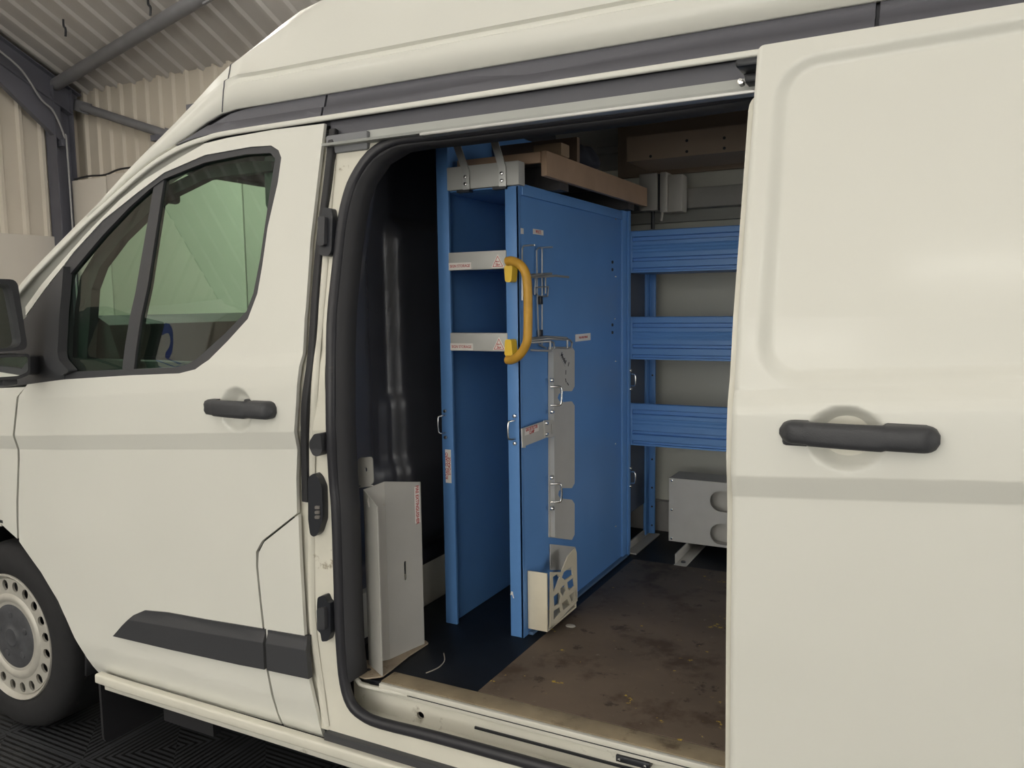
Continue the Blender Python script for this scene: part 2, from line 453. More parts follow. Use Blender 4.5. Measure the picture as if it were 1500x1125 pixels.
def roofhit(px, py, gap):
    r = ray(px, py); t = 1.0
    while CAM[2]+t*r[2] < roofz(CAM[1]+t*r[1])-gap: t += .01
    return tuple(CAM+t*r)
brace('roof_brace', roofhit(66, 133, .12), roofhit(322, -20, .12), .075, 'long tubular brace running up under the roof sheeting from the corner')
brace('wall_brace', (-9.90, 5.36, 4.06), (-8.05, 5.38, 3.45), .055, 'short tubular brace sloping down the cladding to the next post')
po = thing('steel_post', 'dark steel post and rail on the back wall partly behind the van roof', 'steel frame', (-8.05, 5.36, 0))
bm = bmesh.new(); ibeam_bm(bm, (-8.12, 5.36, 0), (-8.12, 5.36, 3.46), .3, .14, (0, 1, 0)); fin('post', bm, STEEL, po)
box('rail', -8.5, RX-.1, 5.33, 5.42, 3.46, 3.53, STEEL, po)
tube('trim_cable', catmull([(-9.80, 5.21, 3.10), (-9.5, 5.21, 3.115), (-9.2, 5.21, 3.105), (-8.9, 5.21, 3.15), (-8.3, 5.21, 3.14)], 6), .012, RUBBER, None, n=6)
tag(bpy.data.objects['trim_cable'], 'thin black cable lying along the top of the white wall boards', 'cable'); bpy.data.objects['trim_cable'].name = 'wall_cable'
for i, (px, py, y, lab) in enumerate(((93, 35, 3.2, 'small dark hook hanging from the roof sheeting further left'), (217, 3, 3.0, 'small dark hook hanging from the roof sheeting at the top edge'))):
    r = ray(px, py); t = 1.0
    while CAM[2]+t*r[2] < roofz(CAM[1]+t*r[1])-.05: t += .01
    p = CAM+t*r
    tag(tube('ceiling_hook', catmull([(p[0], p[1], p[2]+.05), (p[0], p[1], p[2]-.02), (p[0]+.03, p[1], p[2]-.06), (p[0]+.02, p[1], p[2]-.14)], 5), .013, DARKM, None, n=6), lab, 'hook')
pq = on(0, GX+.09, 64, 383); pr_ = on(0, GX+.09, 84, 412)
pt = thing('wall_notice', 'small white notice with dark print on the left wall boards', 'notice', (GX+.08, pq[1], pq[2]-.3))
box('sheet', GX+.076, GX+.080, pq[1], pq[1]+.34, pq[2]-.42, pq[2]-.02, mat('paper', (.52, .52, .54), .6), pt)
box('print', GX+.0802, GX+.081, pq[1]+.03, pq[1]+.2, pq[2]-.36, pq[2]-.20, INK, pt)

# ------------------------------------------------------------------ lights (strip lamps out of view, several added to brighten walls, sign and van)
LIGHTS = [(-6.5, -2.2, 4.9, 30), (-2.8, -2.0, 4.9, 30), (1.0, -2.0, 4.9, 18), (-7.6, -7.9, 4.6, 170), (-3.5, -4.8, 4.5, 60), (.5, -4.8, 4.5, 40), (4.5, -4.8, 4.5, 30),
          (-5.5, -7.8, 3.9, 70), (-1.5, -7.8, 3.9, 80), (2.5, -7.8, 3.9, 70), (-6.2, 3.3, 4.75, 95), (-4.5, 3.4, 4.2, 95), (-1.0, 3.6, 4.2, 35), (4.0, 3.4, 4.2, 20), (-8.6, -1.75, 6.4, 60), (6.6, 1.2, 4.6, 60)]
EM = bpy.data.materials.new('lit_diffuser'); EM.use_nodes = True
_b = EM.node_tree.nodes['Principled BSDF']; _b.inputs['Base Color'].default_value = (.9, .9, .85, 1)
_b.inputs['Emission Color'].default_value = (1, .965, .87, 1); _b.inputs['Emission Strength'].default_value = 4.0
for i, (x, y, z, w) in enumerate(LIGHTS):
    L = thing('strip_light', 'long ceiling strip light hung out of view over the workshop floor', 'light', (x, y, z), 'workshop strip lights')
    box('housing', x-.75, x+.75, y-.07, y+.07, z, z+.05, WHITE, L, bev=.005)
    box('diffuser', x-.73, x+.73, y-.055, y+.055, z-.03, z, EM, L, bev=.008)
    for s in (-.6, .6): tube('hanger', [(x+s, y, z+.05), (x+s, y, roofz(y))], .004, ALU, L, n=6)
    ld = bpy.data.lights.new('strip_lamp', 'AREA'); ld.shape = 'RECTANGLE'; ld.size = 1.5; ld.size_y = .12; ld.energy = w*.42; ld.color = (1, .975, .90)
    lo = bpy.data.objects.new('strip_lamp', ld); COL.objects.link(lo); lo.location = (x, y, z-.045)
    lo.parent = L; lo.matrix_parent_inverse = Matrix.Translation((-x, -y, -z))
    l2 = bpy.data.lights.new('strip_uplight', 'AREA'); l2.shape = 'RECTANGLE'; l2.size = 1.5; l2.size_y = .12; l2.energy = w*.80; l2.color = (1, .975, .90)
    lo = bpy.data.objects.new('strip_uplight', l2); COL.objects.link(lo); lo.location = (x, y, z+.055); lo.rotation_euler = (PI, 0, 0)
    lo.parent = L; lo.matrix_parent_inverse = Matrix.Translation((-x, -y, -z))

# daylight lamp and glowing panel behind the camera, added to brighten the van interior
DL = bpy.data.materials.new('added_glow'); DL.use_nodes = True
_b = DL.node_tree.nodes['Principled BSDF']; _b.inputs['Base Color'].default_value = (.8, .8, .78, 1)
_b.inputs['Emission Color'].default_value = (1, .98, .92, 1); _b.inputs['Emission Strength'].default_value = .7
struct(box('added_glow_panel_1', -5.0, 5.0, BY+.0, BY+.04, .1, 3.6, DL))
for k in range(11): struct(box('trim_%d' % (k+30), -5.03+k, -4.97+k, BY+.04, BY+.08, .05, 3.65, BOARD))
ld = bpy.data.lights.new('added_fill', 'AREA'); ld.shape = 'RECTANGLE'; ld.size = 9.6; ld.size_y = 3.3; ld.energy = 315; ld.color = (1, .985, .93)
lo = bpy.data.objects.new('added_fill', ld); COL.objects.link(lo); lo.location = (-.8, BY+.12, 1.9); lo.rotation_euler = (-PI/2, 0, 0)

struct(box('added_glow_panel_2', RX-.04, RX, -2.5, 4.5, .1, 3.6, DL))  # unseen glowing panel and lamp, added to light the load area from the rear
ld = bpy.data.lights.new('added_fill', 'AREA'); ld.shape = 'RECTANGLE'; ld.size = 6.6; ld.size_y = 3.3; ld.energy = 190; ld.color = (1, .985, .95)
lo = bpy.data.objects.new('added_fill', ld); COL.objects.link(lo); lo.location = (RX-.1, 1.0, 1.9); lo.rotation_euler = (PI/2, 0, PI/2)

# ================================================================== THE VAN
van = thing('van', 'white high-roof panel van with its side door slid open', 'van', (-.5, .97, 0))

# ---- front door
D_LOW = [(40, 563), (28, 580), (22, 640), (29, 672), (27, 735), (28, 793), (60, 838), (85, 880), (105, 925), (125, 960), (147, 988), (413, 1061), (398, 1020), (389, 975), (385, 925), (379, 870), (375, 830), (375, 808), (384, 792), (435, 752)]
D_R = [(434, 700), (432, 640), (434, 585), (443, 520), (448, 450), (455, 350), (466, 255), (475, 181)]
D_TOP = [(400, 190), (333, 202), (300, 210), (263, 231), (213, 262), (175, 293), (133, 335), (90, 383), (60, 418), (37, 450)]
D_WIN = [(38, 462), (72, 415), (93, 389), (107, 370), (150, 323), (200, 283), (240, 253), (300, 227), (367, 215), (397, 213), (408, 220), (412, 231), (407, 267), (392, 333), (384, 390), (377, 430), (363, 467), (333, 500), (306, 527), (286, 541), (262, 547), (187, 550), (93, 556)]
def cup(cx, cz, rx, rz, depth):
    def f(x, z):
        d = math.hypot((x-cx)/rx, (z-cz)/rz)
        if d >= 1: return 0
        t = 1-d; t = min(1, t/.55); return depth*(t*t*(3-2*t))
    return f
hc = onS(346, 600); front_cup = cup(hc[0], hc[1], .062, .064, .028)
def f_front(x, z): return S(x, z)+front_cup(x, z)
dl = tr(D_LOW); dr = tr(D_R); dt = tr(D_TOP); dw = tr(D_WIN)
hx = [hc[0]+k*.008 for k in range(-9, 10)]; hz = [hc[1]+k*.008 for k in range(-9, 10)]
fd = panel('front_door', dl+dr+dt+dw, f_front, .011, WHITE, van, dx=.07, dz=.03, xs=hx, zs=hz+[1.30, 1.36, 1.42], sl=(zc, .0735, [-.12, -.08, -.06, -.046, -.042, -.036, -.030, -.016, -.005, .0, .005, .02, .06, .12, .145, .17, .2]))
# fuel flap corner panel
ff = tr([(437, 754), (440, 830), (446, 934), (453, 997), (463, 1040), (474, 1080), (416, 1063), (401, 1020), (392, 975), (388, 925), (382, 870), (378, 830), (379, 810), (387, 794)])
panel('fuel_flap', ff, S, .011, WHITE, van, dx=.06, dz=.04)
# lower rub strips
_p1, _p2 = onS(207, 896), onS(446, 935); _ks = (_p2[1]-_p1[1])/(_p2[0]-_p1[0])
def zst(x): return _p1[1]+_ks*(x-_p1[0])
def f_strip(x, z): return S(x, z)-.014+.010*max(0, min(1, (z-zst(x)+.026)/.026))
o1 = tr([(165, 932), (178, 917), (193, 902), (207, 896), (240, 899), (300, 910), (384, 924), (387, 981), (350, 974), (250, 952)], -.014)
panel('rub_strip', o1, f_strip, .016, BLACKP, fd, dx=.1, dz=.02, sl=(zst, _ks, [-.028, -.024]))
o2 = tr([(388, 925), (446, 935), (452, 995), (391, 982)], -.014)
panel('rub_strip', o2, f_strip, .016, BLACKP, van, dx=.1, dz=.02, sl=(zst, _ks, [-.028, -.024]))

# front wing
w1 = tr([(37, 567), (25, 581), (19, 640), (26, 672), (24, 735), (25, 789), (0, 766), (-45, 745), (-90, 748)], 0)
w2 = [(-3.12, .62), (-3.2, .45), (-3.25, .33), (-3.45, .33), (-3.5, .8), (-3.4, 1.02), (-3.1, 1.16), (-2.75, 1.20)]
panel('front_wing', w1[:7]+[(-2.80, .72), (-2.95, .705), (-3.08, .65), (-3.18, .55), (-3.22, .45), (-3.24, .33), (-3.42, .33), (-3.48, .8), (-3.4, 1.0), (-3.15, 1.12), (-2.8, onS(0, 571)[1])], S, .03, WHITE, van, dx=.06, dz=.05, sl=(zc, .0735, [-.12, -.08, -.06, -.046, -.042, -.036, -.030, -.016, -.005, .0, .005, .02, .06, .12, .145, .17, .2]))

# windows of the front door
GL_R = [(403, 232), (395, 283), (381, 379), (371, 430), (361, 456), (330, 488), (288, 526), (272, 535), (255, 538), (190, 541), (92, 545)]
GL_L = [(90, 530), (90, 440), (100, 402), (150, 345), (190, 303), (218, 278), (240, 262), (300, 238), (360, 226), (396, 224)]
def f_gl(x, z): return S(x, z)+.012
gl = tr(GL_R+GL_L, .012)
panel('window_glass', gl, f_gl, .004, GLASS, fd, dx=.2, dz=.05)
# glass seal: ring between skin edge and glass
def f_seal(x, z): return S(x, z)+.003
ring_o = tr([(88, 397)]+D_WIN[3:], .003)
ring_i = tr([(403, 232), (395, 283), (381, 379), (371, 430), (361, 456), (330, 488), (288, 526), (272, 535), (255, 538), (190, 541), (93, 545), (93, 530), (93, 440), (102, 402), (150, 345), (190, 303), (218, 278), (240, 262), (300, 238), (360, 226), (396, 224)], .003)
panel('window_seal', ring_o, f_seal, .022, BLACKP, fd, holes=[ring_i], dx=.15, dz=.05)
db = tr([(226, 268), (241, 258), (236, 290), (216, 420), (196, 541), (179, 541), (198, 430)], .006)
panel('window_divider', db, lambda x, z: S(x, z)+.006, .02, BLACKP, fd, dx=.1, dz=.05)
# black corner trim carrying the mirror
ct = tr([(38, 464), (60, 432), (72, 417), (92, 392), (94, 470), (94, 556), (40, 563), (0, 569), (-25, 560), (-5, 505)], .0)
panel('mirror_mount', ct, lambda x, z: S(x, z)+.001, .03, BLACKP, fd, dx=.1, dz=.05)
rb = tr([(93, 388), (79, 420), (67, 478), (64, 517), (68, 537), (87, 551), (101, 544), (86, 527), (84, 517), (86, 478), (90, 430)], -.02)
panel('mount_rib', rnd_poly(rb, .01), lambda x, z: S(x, z)-.02, .03, BLACKP, fd, dx=.1, dz=.05)

# front door handle
def handle(par, x0, x1, zm, h, yface, mname):
    t = []
    bm = bmesh.new(); n = 44
    pts = []; rings = []
    for i in range(n+1):
        u = i/n; x = x0+(x1-x0)*u
        e = min(u, 1-u)/.10; cap = math.sqrt(max(0, 1-(1-min(1, e))**2)) if e < 1 else 1
        out = .030+.012*math.sin(PI*u)
        hh = h*.5*(.30+.70*cap)*(.94+.12*u)
        ring = []
        prof = [(-1, .0), (-1, .55), (-.86, .85), (-.45, 1), (0, .96), (.45, 1), (.86, .85), (1, .55), (1, 0)]
        inner = out-.016 if .2 < u < .68 else -.002
        for a, b in prof:
            ring.append(bm.verts.new((x, yface-(inner+(out-inner)*b)*max(cap, .5), zm+hh*a)))
        rings.append(ring)
    for A, B in zip(rings, rings[1:]):
        for j in range(len(A)-1): bm.faces.new((A[j], A[j+1], B[j+1], B[j]))
        bm.faces.new((A[-1], A[0], B[0], B[-1]))
    bm.faces.new(rings[0]); bm.faces.new(rings[-1])
    return fin(mname, bm, BLACKP, par, True, 50)
a = on(1, -.03, 298, 600); b = on(1, -.03, 398, 599)
dh = handle(fd, a[0], b[0], (a[2]+b[2])/2+.001, .044, S(a[0], a[2])+.0, 'door_handle')
lk = on(1, -.004, 385, 587)
box('lock_cover', lk[0]-.06, lk[0]+.03, -.012, .002, lk[2]-.045, lk[2]+.002, BLACKP, fd, bev=.003)

# mirror
mh = lambda p: on(1, -.20, *p)
mirror = bpy.data.objects.new('wing_mirror', None)
def yz_ring(P): return P
bm = bmesh.new()
# housing: rounded block facing rearwards (+x), its glass inset in the rear face
mx0, mz1, mz0 = -2.42, 1.541, 1.332
yo, yi = -.34, -.067
pr_out = rnd_poly([(yo, mz0-.004), (yi, mz0), (yi-.017, mz1), (yo, mz1+.004)], .022)
pr_in = rnd_poly([(yo+.014, mz0+.004), (yi-.016, mz0+.008), (yi-.036, mz1-.012), (yo+.014, mz1-.008)], .03)
plate_bm(bm, pr_out, 0, mx0-.09, mx0, [pr_in])
plate_bm(bm, rnd_poly([(yo+.012, mz0+.008), (yi-.012, mz0+.012), (yi-.028, mz1-.012), (yo+.012, mz1-.008)], .03), 0, mx0-.14, mx0-.09)
mo = fin('wing_mirror', bm, BLACKP, van, True)
plate('mirror_glass', [(a_*1.0, b_) for a_, b_ in rnd_poly([(yo+.012, mz0+.002), (yi-.014, mz0+.006), (yi-.034, mz1-.010), (yo+.012, mz1-.006)], .028)], 0, mx0-.028, mx0-.022, MIRR, mo)
z2 = mz0-.008; z3 = 1.250
bm = bmesh.new(); plate_bm(bm, rnd_poly([(yo, z2), (yi+.006, z2-.004), (yi+.003, z3+.008), (yi-.03, z3-.004), (yo, z3+.004)], .012), 0, mx0-.10, mx0-.002)
fin('lower_housing', bm, BLACKP, mo, True)
plate('blind_spot_glass', rnd_poly([(yo+.012, z2-.008), (yi-.002, z2-.012), (yi-.004, z3+.016), (yi-.035, z3+.006), (yo+.012, z3+.010)], .010), 0, mx0-.004, mx0-.0005, MIRR, mo)
box('mirror_arm', mx0-.11, mx0-.06, yi-.03, .03, z3+.0, z3+.06, BLACKP, mo, bev=.012)
box('arm_foot', mx0-.05, mx0-.01, yi-.075, yi-.03, z3-.022, z3-.002, BLACKP, mo, bev=.006)

# ---- A pillar / gutter
gut = [(-3.05, 1.17), (-2.693, 1.466), (-2.408, 1.678), (-2.268, 1.770), (-2.17, 1.832), (-2.08, 1.880), (-1.98, 1.915), (-1.88, 1.932), (-1.78, 1.939), (-1.4, 1.9395), (-.6, 1.9395), (2.6, 1.9395)]
def gy(x, z): return interp(z, LEAN)+nose(x)-.0
gp = catmull([(x, gy(x, z)-.002, z) for x, z in gut], 5)
sweep('roof_gutter', gp, rrect(.014, .012, .004), WHITE, van, up=(0, -1, 0))
# pillar face just inboard of the gutter
bm = bmesh.new(); prev = None
for p in [q for q in gp if q.x < -1.9]:
    r = [bm.verts.new(c) for c in ((p.x, p.y+.004, p.z+.004), (p.x-.025, p.y+.012, p.z+.018), (p.x-.05, p.y+.05, p.z+.035), (p.x-.055, p.y+.10, p.z+.03), (p.x-.0, p.y+.06, p.z-.05), (p.x, p.y+.03, p.z-.02))]
    if prev:
        for j in range(6): bm.faces.new((prev[j], prev[(j+1) % 6], r[(j+1) % 6], r[j]))
    else: bm.faces.new(r)
    prev = r
bm.faces.new(prev); fin('windscreen_pillar', bm, WHITE, van, True, 60)

# ---- roof band (dark trim above the gutter)
def f_band(x, z):
    zz = z-1.945
    return interp(z, LEAN)+nose(x)+.004+(-.010 if zz < .026 else -.003)
bo = [(-2.0, 1.925), (-1.93, 1.937), (-1.84, 1.944), (-1.455, 1.946), (-1.455, 2.006), (-1.62, 2.006), (-1.74, 2.004), (-1.80, 1.997), (-1.85, 1.98), (-1.92, 1.953)]
panel('roof_band', bo, f_band, .02, BAND, van, dx=.1, dz=.05, zs=[1.970, 1.972])
panel('roof_band', [(-1.448, 1.946), (-.126, 1.946), (-.126, 2.006), (-1.448, 2.006)], f_band, .02, BAND, van, dx=.2, dz=.05, zs=[1.970, 1.972])
panel('roof_band', [(-.118, 1.946), (2.6, 1.946), (2.6, 2.006), (-.118, 2.006)], f_band, .02, BAND, van, dx=.3, dz=.05, zs=[1.970, 1.972])
# recessed filler behind the band so no light leaks
box('roof_rail_back', -2.0, 2.6, .20, .24, 1.93, 2.05, BAND, van)

# ---- high roof shell
W2 = 1.95
HX = [(-2.33, .0), (-2.17, .05), (-2.02, .095), (-1.9, .14), (-1.74, .20), (-1.6, .265), (-1.405, .345), (-1.1, .455), (-.8, .53), (-.4, .60), (0, .64), (.6, .66), (2.6, .66)]
def zb(x): return interp(x, [(-2.35, 1.722), (-2.268, 1.776), (-2.17, 1.838), (-2.08, 1.886), (-2.0, 1.918), (-1.92, 1.950), (-1.85, 1.982), (-1.80, 1.999), (-1.74, 2.006), (9, 2.006)])
def roof_prof(x):
    h = smooth(x, HX) if False else interp(x, HX); b = zb(x); yb = interp(b, LEAN)+nose(x)-.002
    e = max(0, min(1, (x+1.80)/.08))*min(1, h/.12)
    P = [(yb, b)]
    if True:
        l1, l2, l3 = min(.068, h*.35), min(.078, h*.40), min(.092, h*.46)
        P += [(yb+.010, b+l1), (yb+.011+.013*e, b+l1+.007), (yb+.013+.013*e, b+l3), (yb+.016+.002*e, b+l3+.006)]
    P += [(yb+.026+.10*h*.4, b+h*.55), (yb+.034+.14*h*.5, b+h*.78), (yb+.070+.05*h, b+h*.90), (yb+.125+.05*h, b+h*.97), (yb+.22, b+h+.01), (yb+.45, b+h+.03), (W2/2, b+h+.045)]
    return P
bm = bmesh.new(); prev = None
stx = sorted(set([-2.33, -2.25, -2.17, -2.08, -2.0, -1.96, -1.92, -1.88, -1.85, -1.82, -1.80, -1.78, -1.76, -1.74, -1.7, -1.65, -1.6, -1.55, -1.5, -1.405, -1.3, -1.2, -1.1, -1.0, -.9, -.8, -.6, -.4, -.2, 0, .3, .6, 1.5, 2.6]))
for x in stx:
    P = roof_prof(x); fullp = P+[(W2-y, z) for y, z in reversed(P[:-1])]
    cx = W2/2
    r = [bm.verts.new((x-(.10*(1-((y-cx)/cx)**2) if x < -1.5 else 0), y, z)) for y, z in fullp]
    if prev:
        for j in range(len(r)-1):
            if x > -2.10 or j < 7 or j > len(r)-9: bm.faces.new((prev[j], prev[j+1], r[j+1], r[j]))
    prev = r
roof = fin('high_roof', bm, WHITE, van, True, 28)
sd = roof.modifiers.new('t', 'SOLIDIFY'); sd.thickness = .012; sd.offset = 0
# panel joint on the roof nose
jp = roof_prof(-1.79)[:9]
tube('roof_seam', [(-1.79-.10*(1-((y-W2/2)/(W2/2))**2), y-.007, z+.002) for y, z in jp], .0016, BAND, van, n=6)

# ---- door aperture frame (B pillar, sill) 
AP = [(613, 193), (575, 200), (540, 222), (515, 258), (503, 290), (495, 330), (487, 400), (481, 460), (479, 520), (479, 620), (483, 700), (487, 750), (491, 880), (494, 950), (499, 1000), (510, 1034), (530, 1053), (560, 1066)]
OFF = .022
def f_ap(x, z):
    y = S(x, z)+OFF
    if z < .42: y = S(x, .42)+OFF-.006*(.42-z)/.09
    return y
apt = tr(AP, OFF, f_ap if False else (lambda x, z: S(x, z)))
apt = [(x, z) for x, z in apt]
zsill = sum(z for x, z in tr([(620, 1083), (700, 1103), (800, 1130)], OFF))/3
ztop = apt[0][1]-.002
apw = apt[:]                                   # top-left ... down ... bottom-left
ap_full = [(-.285, ztop), (-.6, ztop), (-.9, ztop), (-1.06, ztop)]+apw+[(-1.05, zsill), (-.7, zsill), (-.285, zsill)]
print('zsill', zsill, 'apt0', apt[0], apt[-1])
outer = [(-.20, 1.894), (-1.475, 1.894), (-1.475, .335), (-.20, .335)]
panel('door_aperture', outer, f_ap, .03, WHITED, van, holes=[ap_full], dx=.12, dz=.04, sl=(zc, .0735, [-.12, -.08, -.06, -.046, -.042, -.036, -.030, -.016, -.005, .0, .005, .02, .06, .12, .145, .17, .2]))
# pressed ridge running up the pillar
rd = tr([(486, 235), (480, 300), (473, 400), (466, 480), (460, 560), (456, 650), (455, 750), (456, 900), (468, 1000), (482, 1060)], OFF-.004)
sweep('pillar_ridge', catmull([(x, f_ap(x, z)-.002, z) for x, z in rd], 4), [(-.012, 0), (-.006, .006), (.0, .008), (.006, .006), (.012, 0)], WHITED, van, up=(0, -1, 0), sharp=60)
# black weather strip beside the front door
sp = tr([(479, 190), (470, 270), (460, 350), (453, 430), (447, 520), (438, 590), (437, 650), (439, 735)], 0)
sweep('pillar_strip', catmull([(x+.012, S(x, z)+.013, z) for x, z in sp], 4), rrect(.022, .018, .005), RUBBER, van, up=(0, -1, 0))
# seal around the opening
def inset(P, d):
    out = []; n = len(P)
    for i in range(n):
        a = Vector(P[i-1]); p = Vector(P[i]); c = Vector(P[(i+1) % n])
        t = ((p-a).normalized()+(c-p).normalized()).normalized(); out.append(tuple(p+Vector((-t.y, t.x))*d))
    return out
sp2 = inset(ap_full, .014)
if abs(sp2[12][0]) > abs(ap_full[12][0]): sp2 = inset(ap_full, -.014)
sealp = [(x, S(x, max(z, .42))+OFF+.0, z) for x, z in sp2]
sealp = catmull(sealp, 3, False)
sweep('door_seal', sealp, rrect(.026, .026, .010), SEAL, van, up=(0, -1, 0), sharp=60)
lip = [(v.x+.0, v.y+.03, v.z) for v in sealp]
sp3 = inset([(v.x, v.z) for v in catmull([(a, 0, b) for a, b in ap_full], 1, True)], .0)
# inner return of the opening (dark trim)
def ring_wall(name, P, y0, y1, m):
    bm = bmesh.new(); n = len(P)
    A = [bm.verts.new((x, S(x, max(z, .42))+y0, z)) for x, z in P]; B = [bm.verts.new((x, S(x, max(z, .42))+y1, z)) for x, z in P]
    for i in range(n-1): bm.faces.new((A[i], A[i+1], B[i+1], B[i]))
    o = fin(name, bm, m, van, True); s = o.modifiers.new('t', 'SOLIDIFY'); s.thickness = .012; s.offset = 0
    return o
dsgn = 1 if inset(ap_full, .03)[12][0] > ap_full[12][0] else -1
OPG = mat('opening_grey', (.07, .07, .075), .9, spec=.1)
ring_wall('opening_trim', inset(ap_full, .024*dsgn)[:-6], OFF, OFF+.075, OPG)
# header: sliding rail channel above the opening
def yb_(z, o=0): return interp(z, LEAN)+o
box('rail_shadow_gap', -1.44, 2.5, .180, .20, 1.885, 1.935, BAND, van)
bm = bmesh.new()
# pale channel: bottom lip forward
sweep_bm(bm, [(-1.43, 0, 0), (2.5, 0, 0)], [(-.142, 1.862), (-.130, 1.862), (-.128, 1.868), (-.160, 1.870), (-.165, 1.895), (-.172, 1.895), (-.170, 1.862)], False, (0, 0, 1))
ch = fin('sliding_rail', bm, mat('rail_grey', (.42, .43, .41), .45, noise=.06, nscale=10), van)
box('rail_lip', -1.12, 2.5, .118, .150, 1.853, 1.861, ALU, van, bev=.003)
box('rail_end', -1.435, -1.30, .150, .175, 1.845, 1.893, mat('rail_end_grey', (.20, .205, .22), .5), van, bev=.006)
box('header_inner', -1.40, 2.5, .19, .26, 1.872, 1.90, OPG, van, bev=.01)

# ---- pillar fittings
def fitting(name, pts, off, th, m=DARKM):
    p = tr(pts, OFF-.005)
    return plate(name, rnd_poly(p, .008), 1, S(p[0][0], p[0][1])+OFF-off, S(p[0][0], p[0][1])+OFF+th, m, van, bev=.002)
def fit_tilt(name, pts, m=DARKM, th=.02):
    p = rnd_poly(tr(pts, OFF-.01), .006)
    return panel(name, p, lambda x, z: S(x, z)+OFF-th, th, m, van, dx=.1, dz=.05)
h1 = fit_tilt('upper_contact', [(477, 304), (489, 306), (491, 318), (489, 368), (484, 376), (472, 374), (471, 362), (475, 312)])
fit_tilt('upper_contact_block', [(474, 318), (484, 318), (483, 360), (473, 360)], BLACKP, .032)
fit_tilt('door_buffer', [(461, 645), (468, 634), (477, 633), (479, 660), (474, 667), (466, 665), (461, 655)], BLACKP, .03)
fit_tilt('lock_plate', [(456, 698), (464, 692), (470, 698), (476, 712), (477, 740), (477, 760), (471, 779), (465, 785), (459, 782), (456, 760)], DARKM, .022)
for k in range(3): fit_tilt('lock_contact', [(467, 739+k*7), (474, 739+k*7), (474, 744+k*7), (467, 744+k*7)], mat('contact_grey', (.16, .15, .14), .5), .026)
fit_tilt('lower_contact', [(469, 873), (479, 870), (483, 880), (487, 882), (488, 925), (484, 937), (475, 938), (473, 925), (468, 921), (468, 885)])
fit_tilt('lower_contact_block', [(472, 888), (483, 886), (484, 918), (473, 918)], BLACKP, .032)

# ---- sill and step
SB = .335
box('sill_trim', -1.395, .2, .012, .06, .304, SB+.002, BLACKP, van, bev=.004)
rimp = [(-2.30, .010, .300), (-2.2, .008, .299), (-1.4, .008, .302), (.3, .008, .305), (2.4, .008, .305)]
sweep('sill_flange', rimp, rrect(.03, .028, .006), WHITED, van, up=(0, -1, 0))
box('sill_flange_lower', -2.28, 2.4, .012, .024, .262, .288, SILL, van, bev=.002)
# step: outer floor strip behind the seal, riser with punched hole, floor edge
box('step_tray', -1.36, .6, .060, .118, .352, .372, SILL, van, bev=.003)
hp = on(1, .112, 616, 1048)
hole = [(hp[0]+.011*math.cos(a*PI/8), hp[2]+.010*math.sin(a*PI/8)) for a in range(16)]
plate('step_riser', [(-1.37, .36), (.6, .36), (.6, .449), (-1.37, .449)], 1, .112, .120, SILL, van, [hole])
box('step_riser_back', -1.37, .6, .145, .155, .36, .46, DARKM, van)
box('step_ledge', -1.30, .6, .094, .118, .436, .448, SILL, van, bev=.003)
box('threshold_lip', -1.26, .6, .078, .090, .458, .472, SILL, van, bev=.002)
tl = box('threshold_trim', -1.262, .6, .0905, .150, .462, .4735, TRIMW, van, bev=.002)
box('threshold_gap', -1.30, .6, .090, .100, .449, .460, DARKM, van)
sr = box('step_slot', on(1, .105, 694, 1057)[0], .6, .1075, .1125, .398, .404, DARKM, van)
st = on(1, .104, 905, 1103); su = on(1, .104, 955, 1116)
sk = box('step_striker', st[0], su[0], .088, .112, st[2]-.012, st[2]+.004, DARKM, van, bev=.003)
for s in (.12, .88):
    lathe('striker_screw', [(.0, -.004), (.004, -.003), (.004, .002)], (st[0]+(su[0]-st[0])*s, .086, st[2]-.004), 'y', CHROME, sk, n=12)
# loose flap of bent metal at the step's front end
bent = catmull([(on(1, .085, 514, 984)), (on(1, .08, 525, 998)), (on(1, .078, 531, 1003)), (on(1, .08, 560, 1010)), (on(1, .085, 598, 1018))], 4)
sweep('step_corner_edge', bent, rrect(.010, .012, .003), SILL, van, up=(0, -1, 0))
box('step_corner_floor', -1.43, -1.26, .10, .50, .452, .463, DARKM, van)

# ---- load floor, mat, ply
box('load_floor', -1.50, 2.5, .15, 1.86, .40, .462, DARKM, van)
fm = box('floor_mat', -1.46, 2.48, .135, 1.80, .463, .470, MATF, van, bev=.002)
pl = box('plywood_sheet', -1.004, 2.4, .151, 1.335, .470, .4745, PLY, None, bev=.001)
tag(pl, 'worn brown plywood sheet on the van load floor', 'plywood sheet')
sc = catmull([on(2, .471, 650, 957), on(2, .471, 651, 968), on(2, .471, 642, 978), on(2, .471, 624, 986)], 6)
tag(tube('wire_offcut', [tuple(p) for p in sc], .0016, mat('offcut', (.35, .32, .28), .6), n=6), 'curved thin pale wire offcut lying on the black mat', 'wire offcut')
gb = on(2, .476, 836, 917)
bm = bmesh.new(); bmesh.ops.create_icosphere(bm, subdivisions=2, radius=.012, matrix=Matrix.Translation((gb[0], gb[1], .4765)) @ Matrix.Diagonal((1.3, 1, .35, 1)))
for v in bm.verts: v.co += Vector((random.uniform(-.001, .001), random.uniform(-.001, .001), random.uniform(-.0005, .0005)))
tag(fin('tape_scrap', bm, mat('clear_scrap', (.4, .38, .34), .4), None, True), 'small pale crumpled scrap on the plywood near the bin', 'scrap')

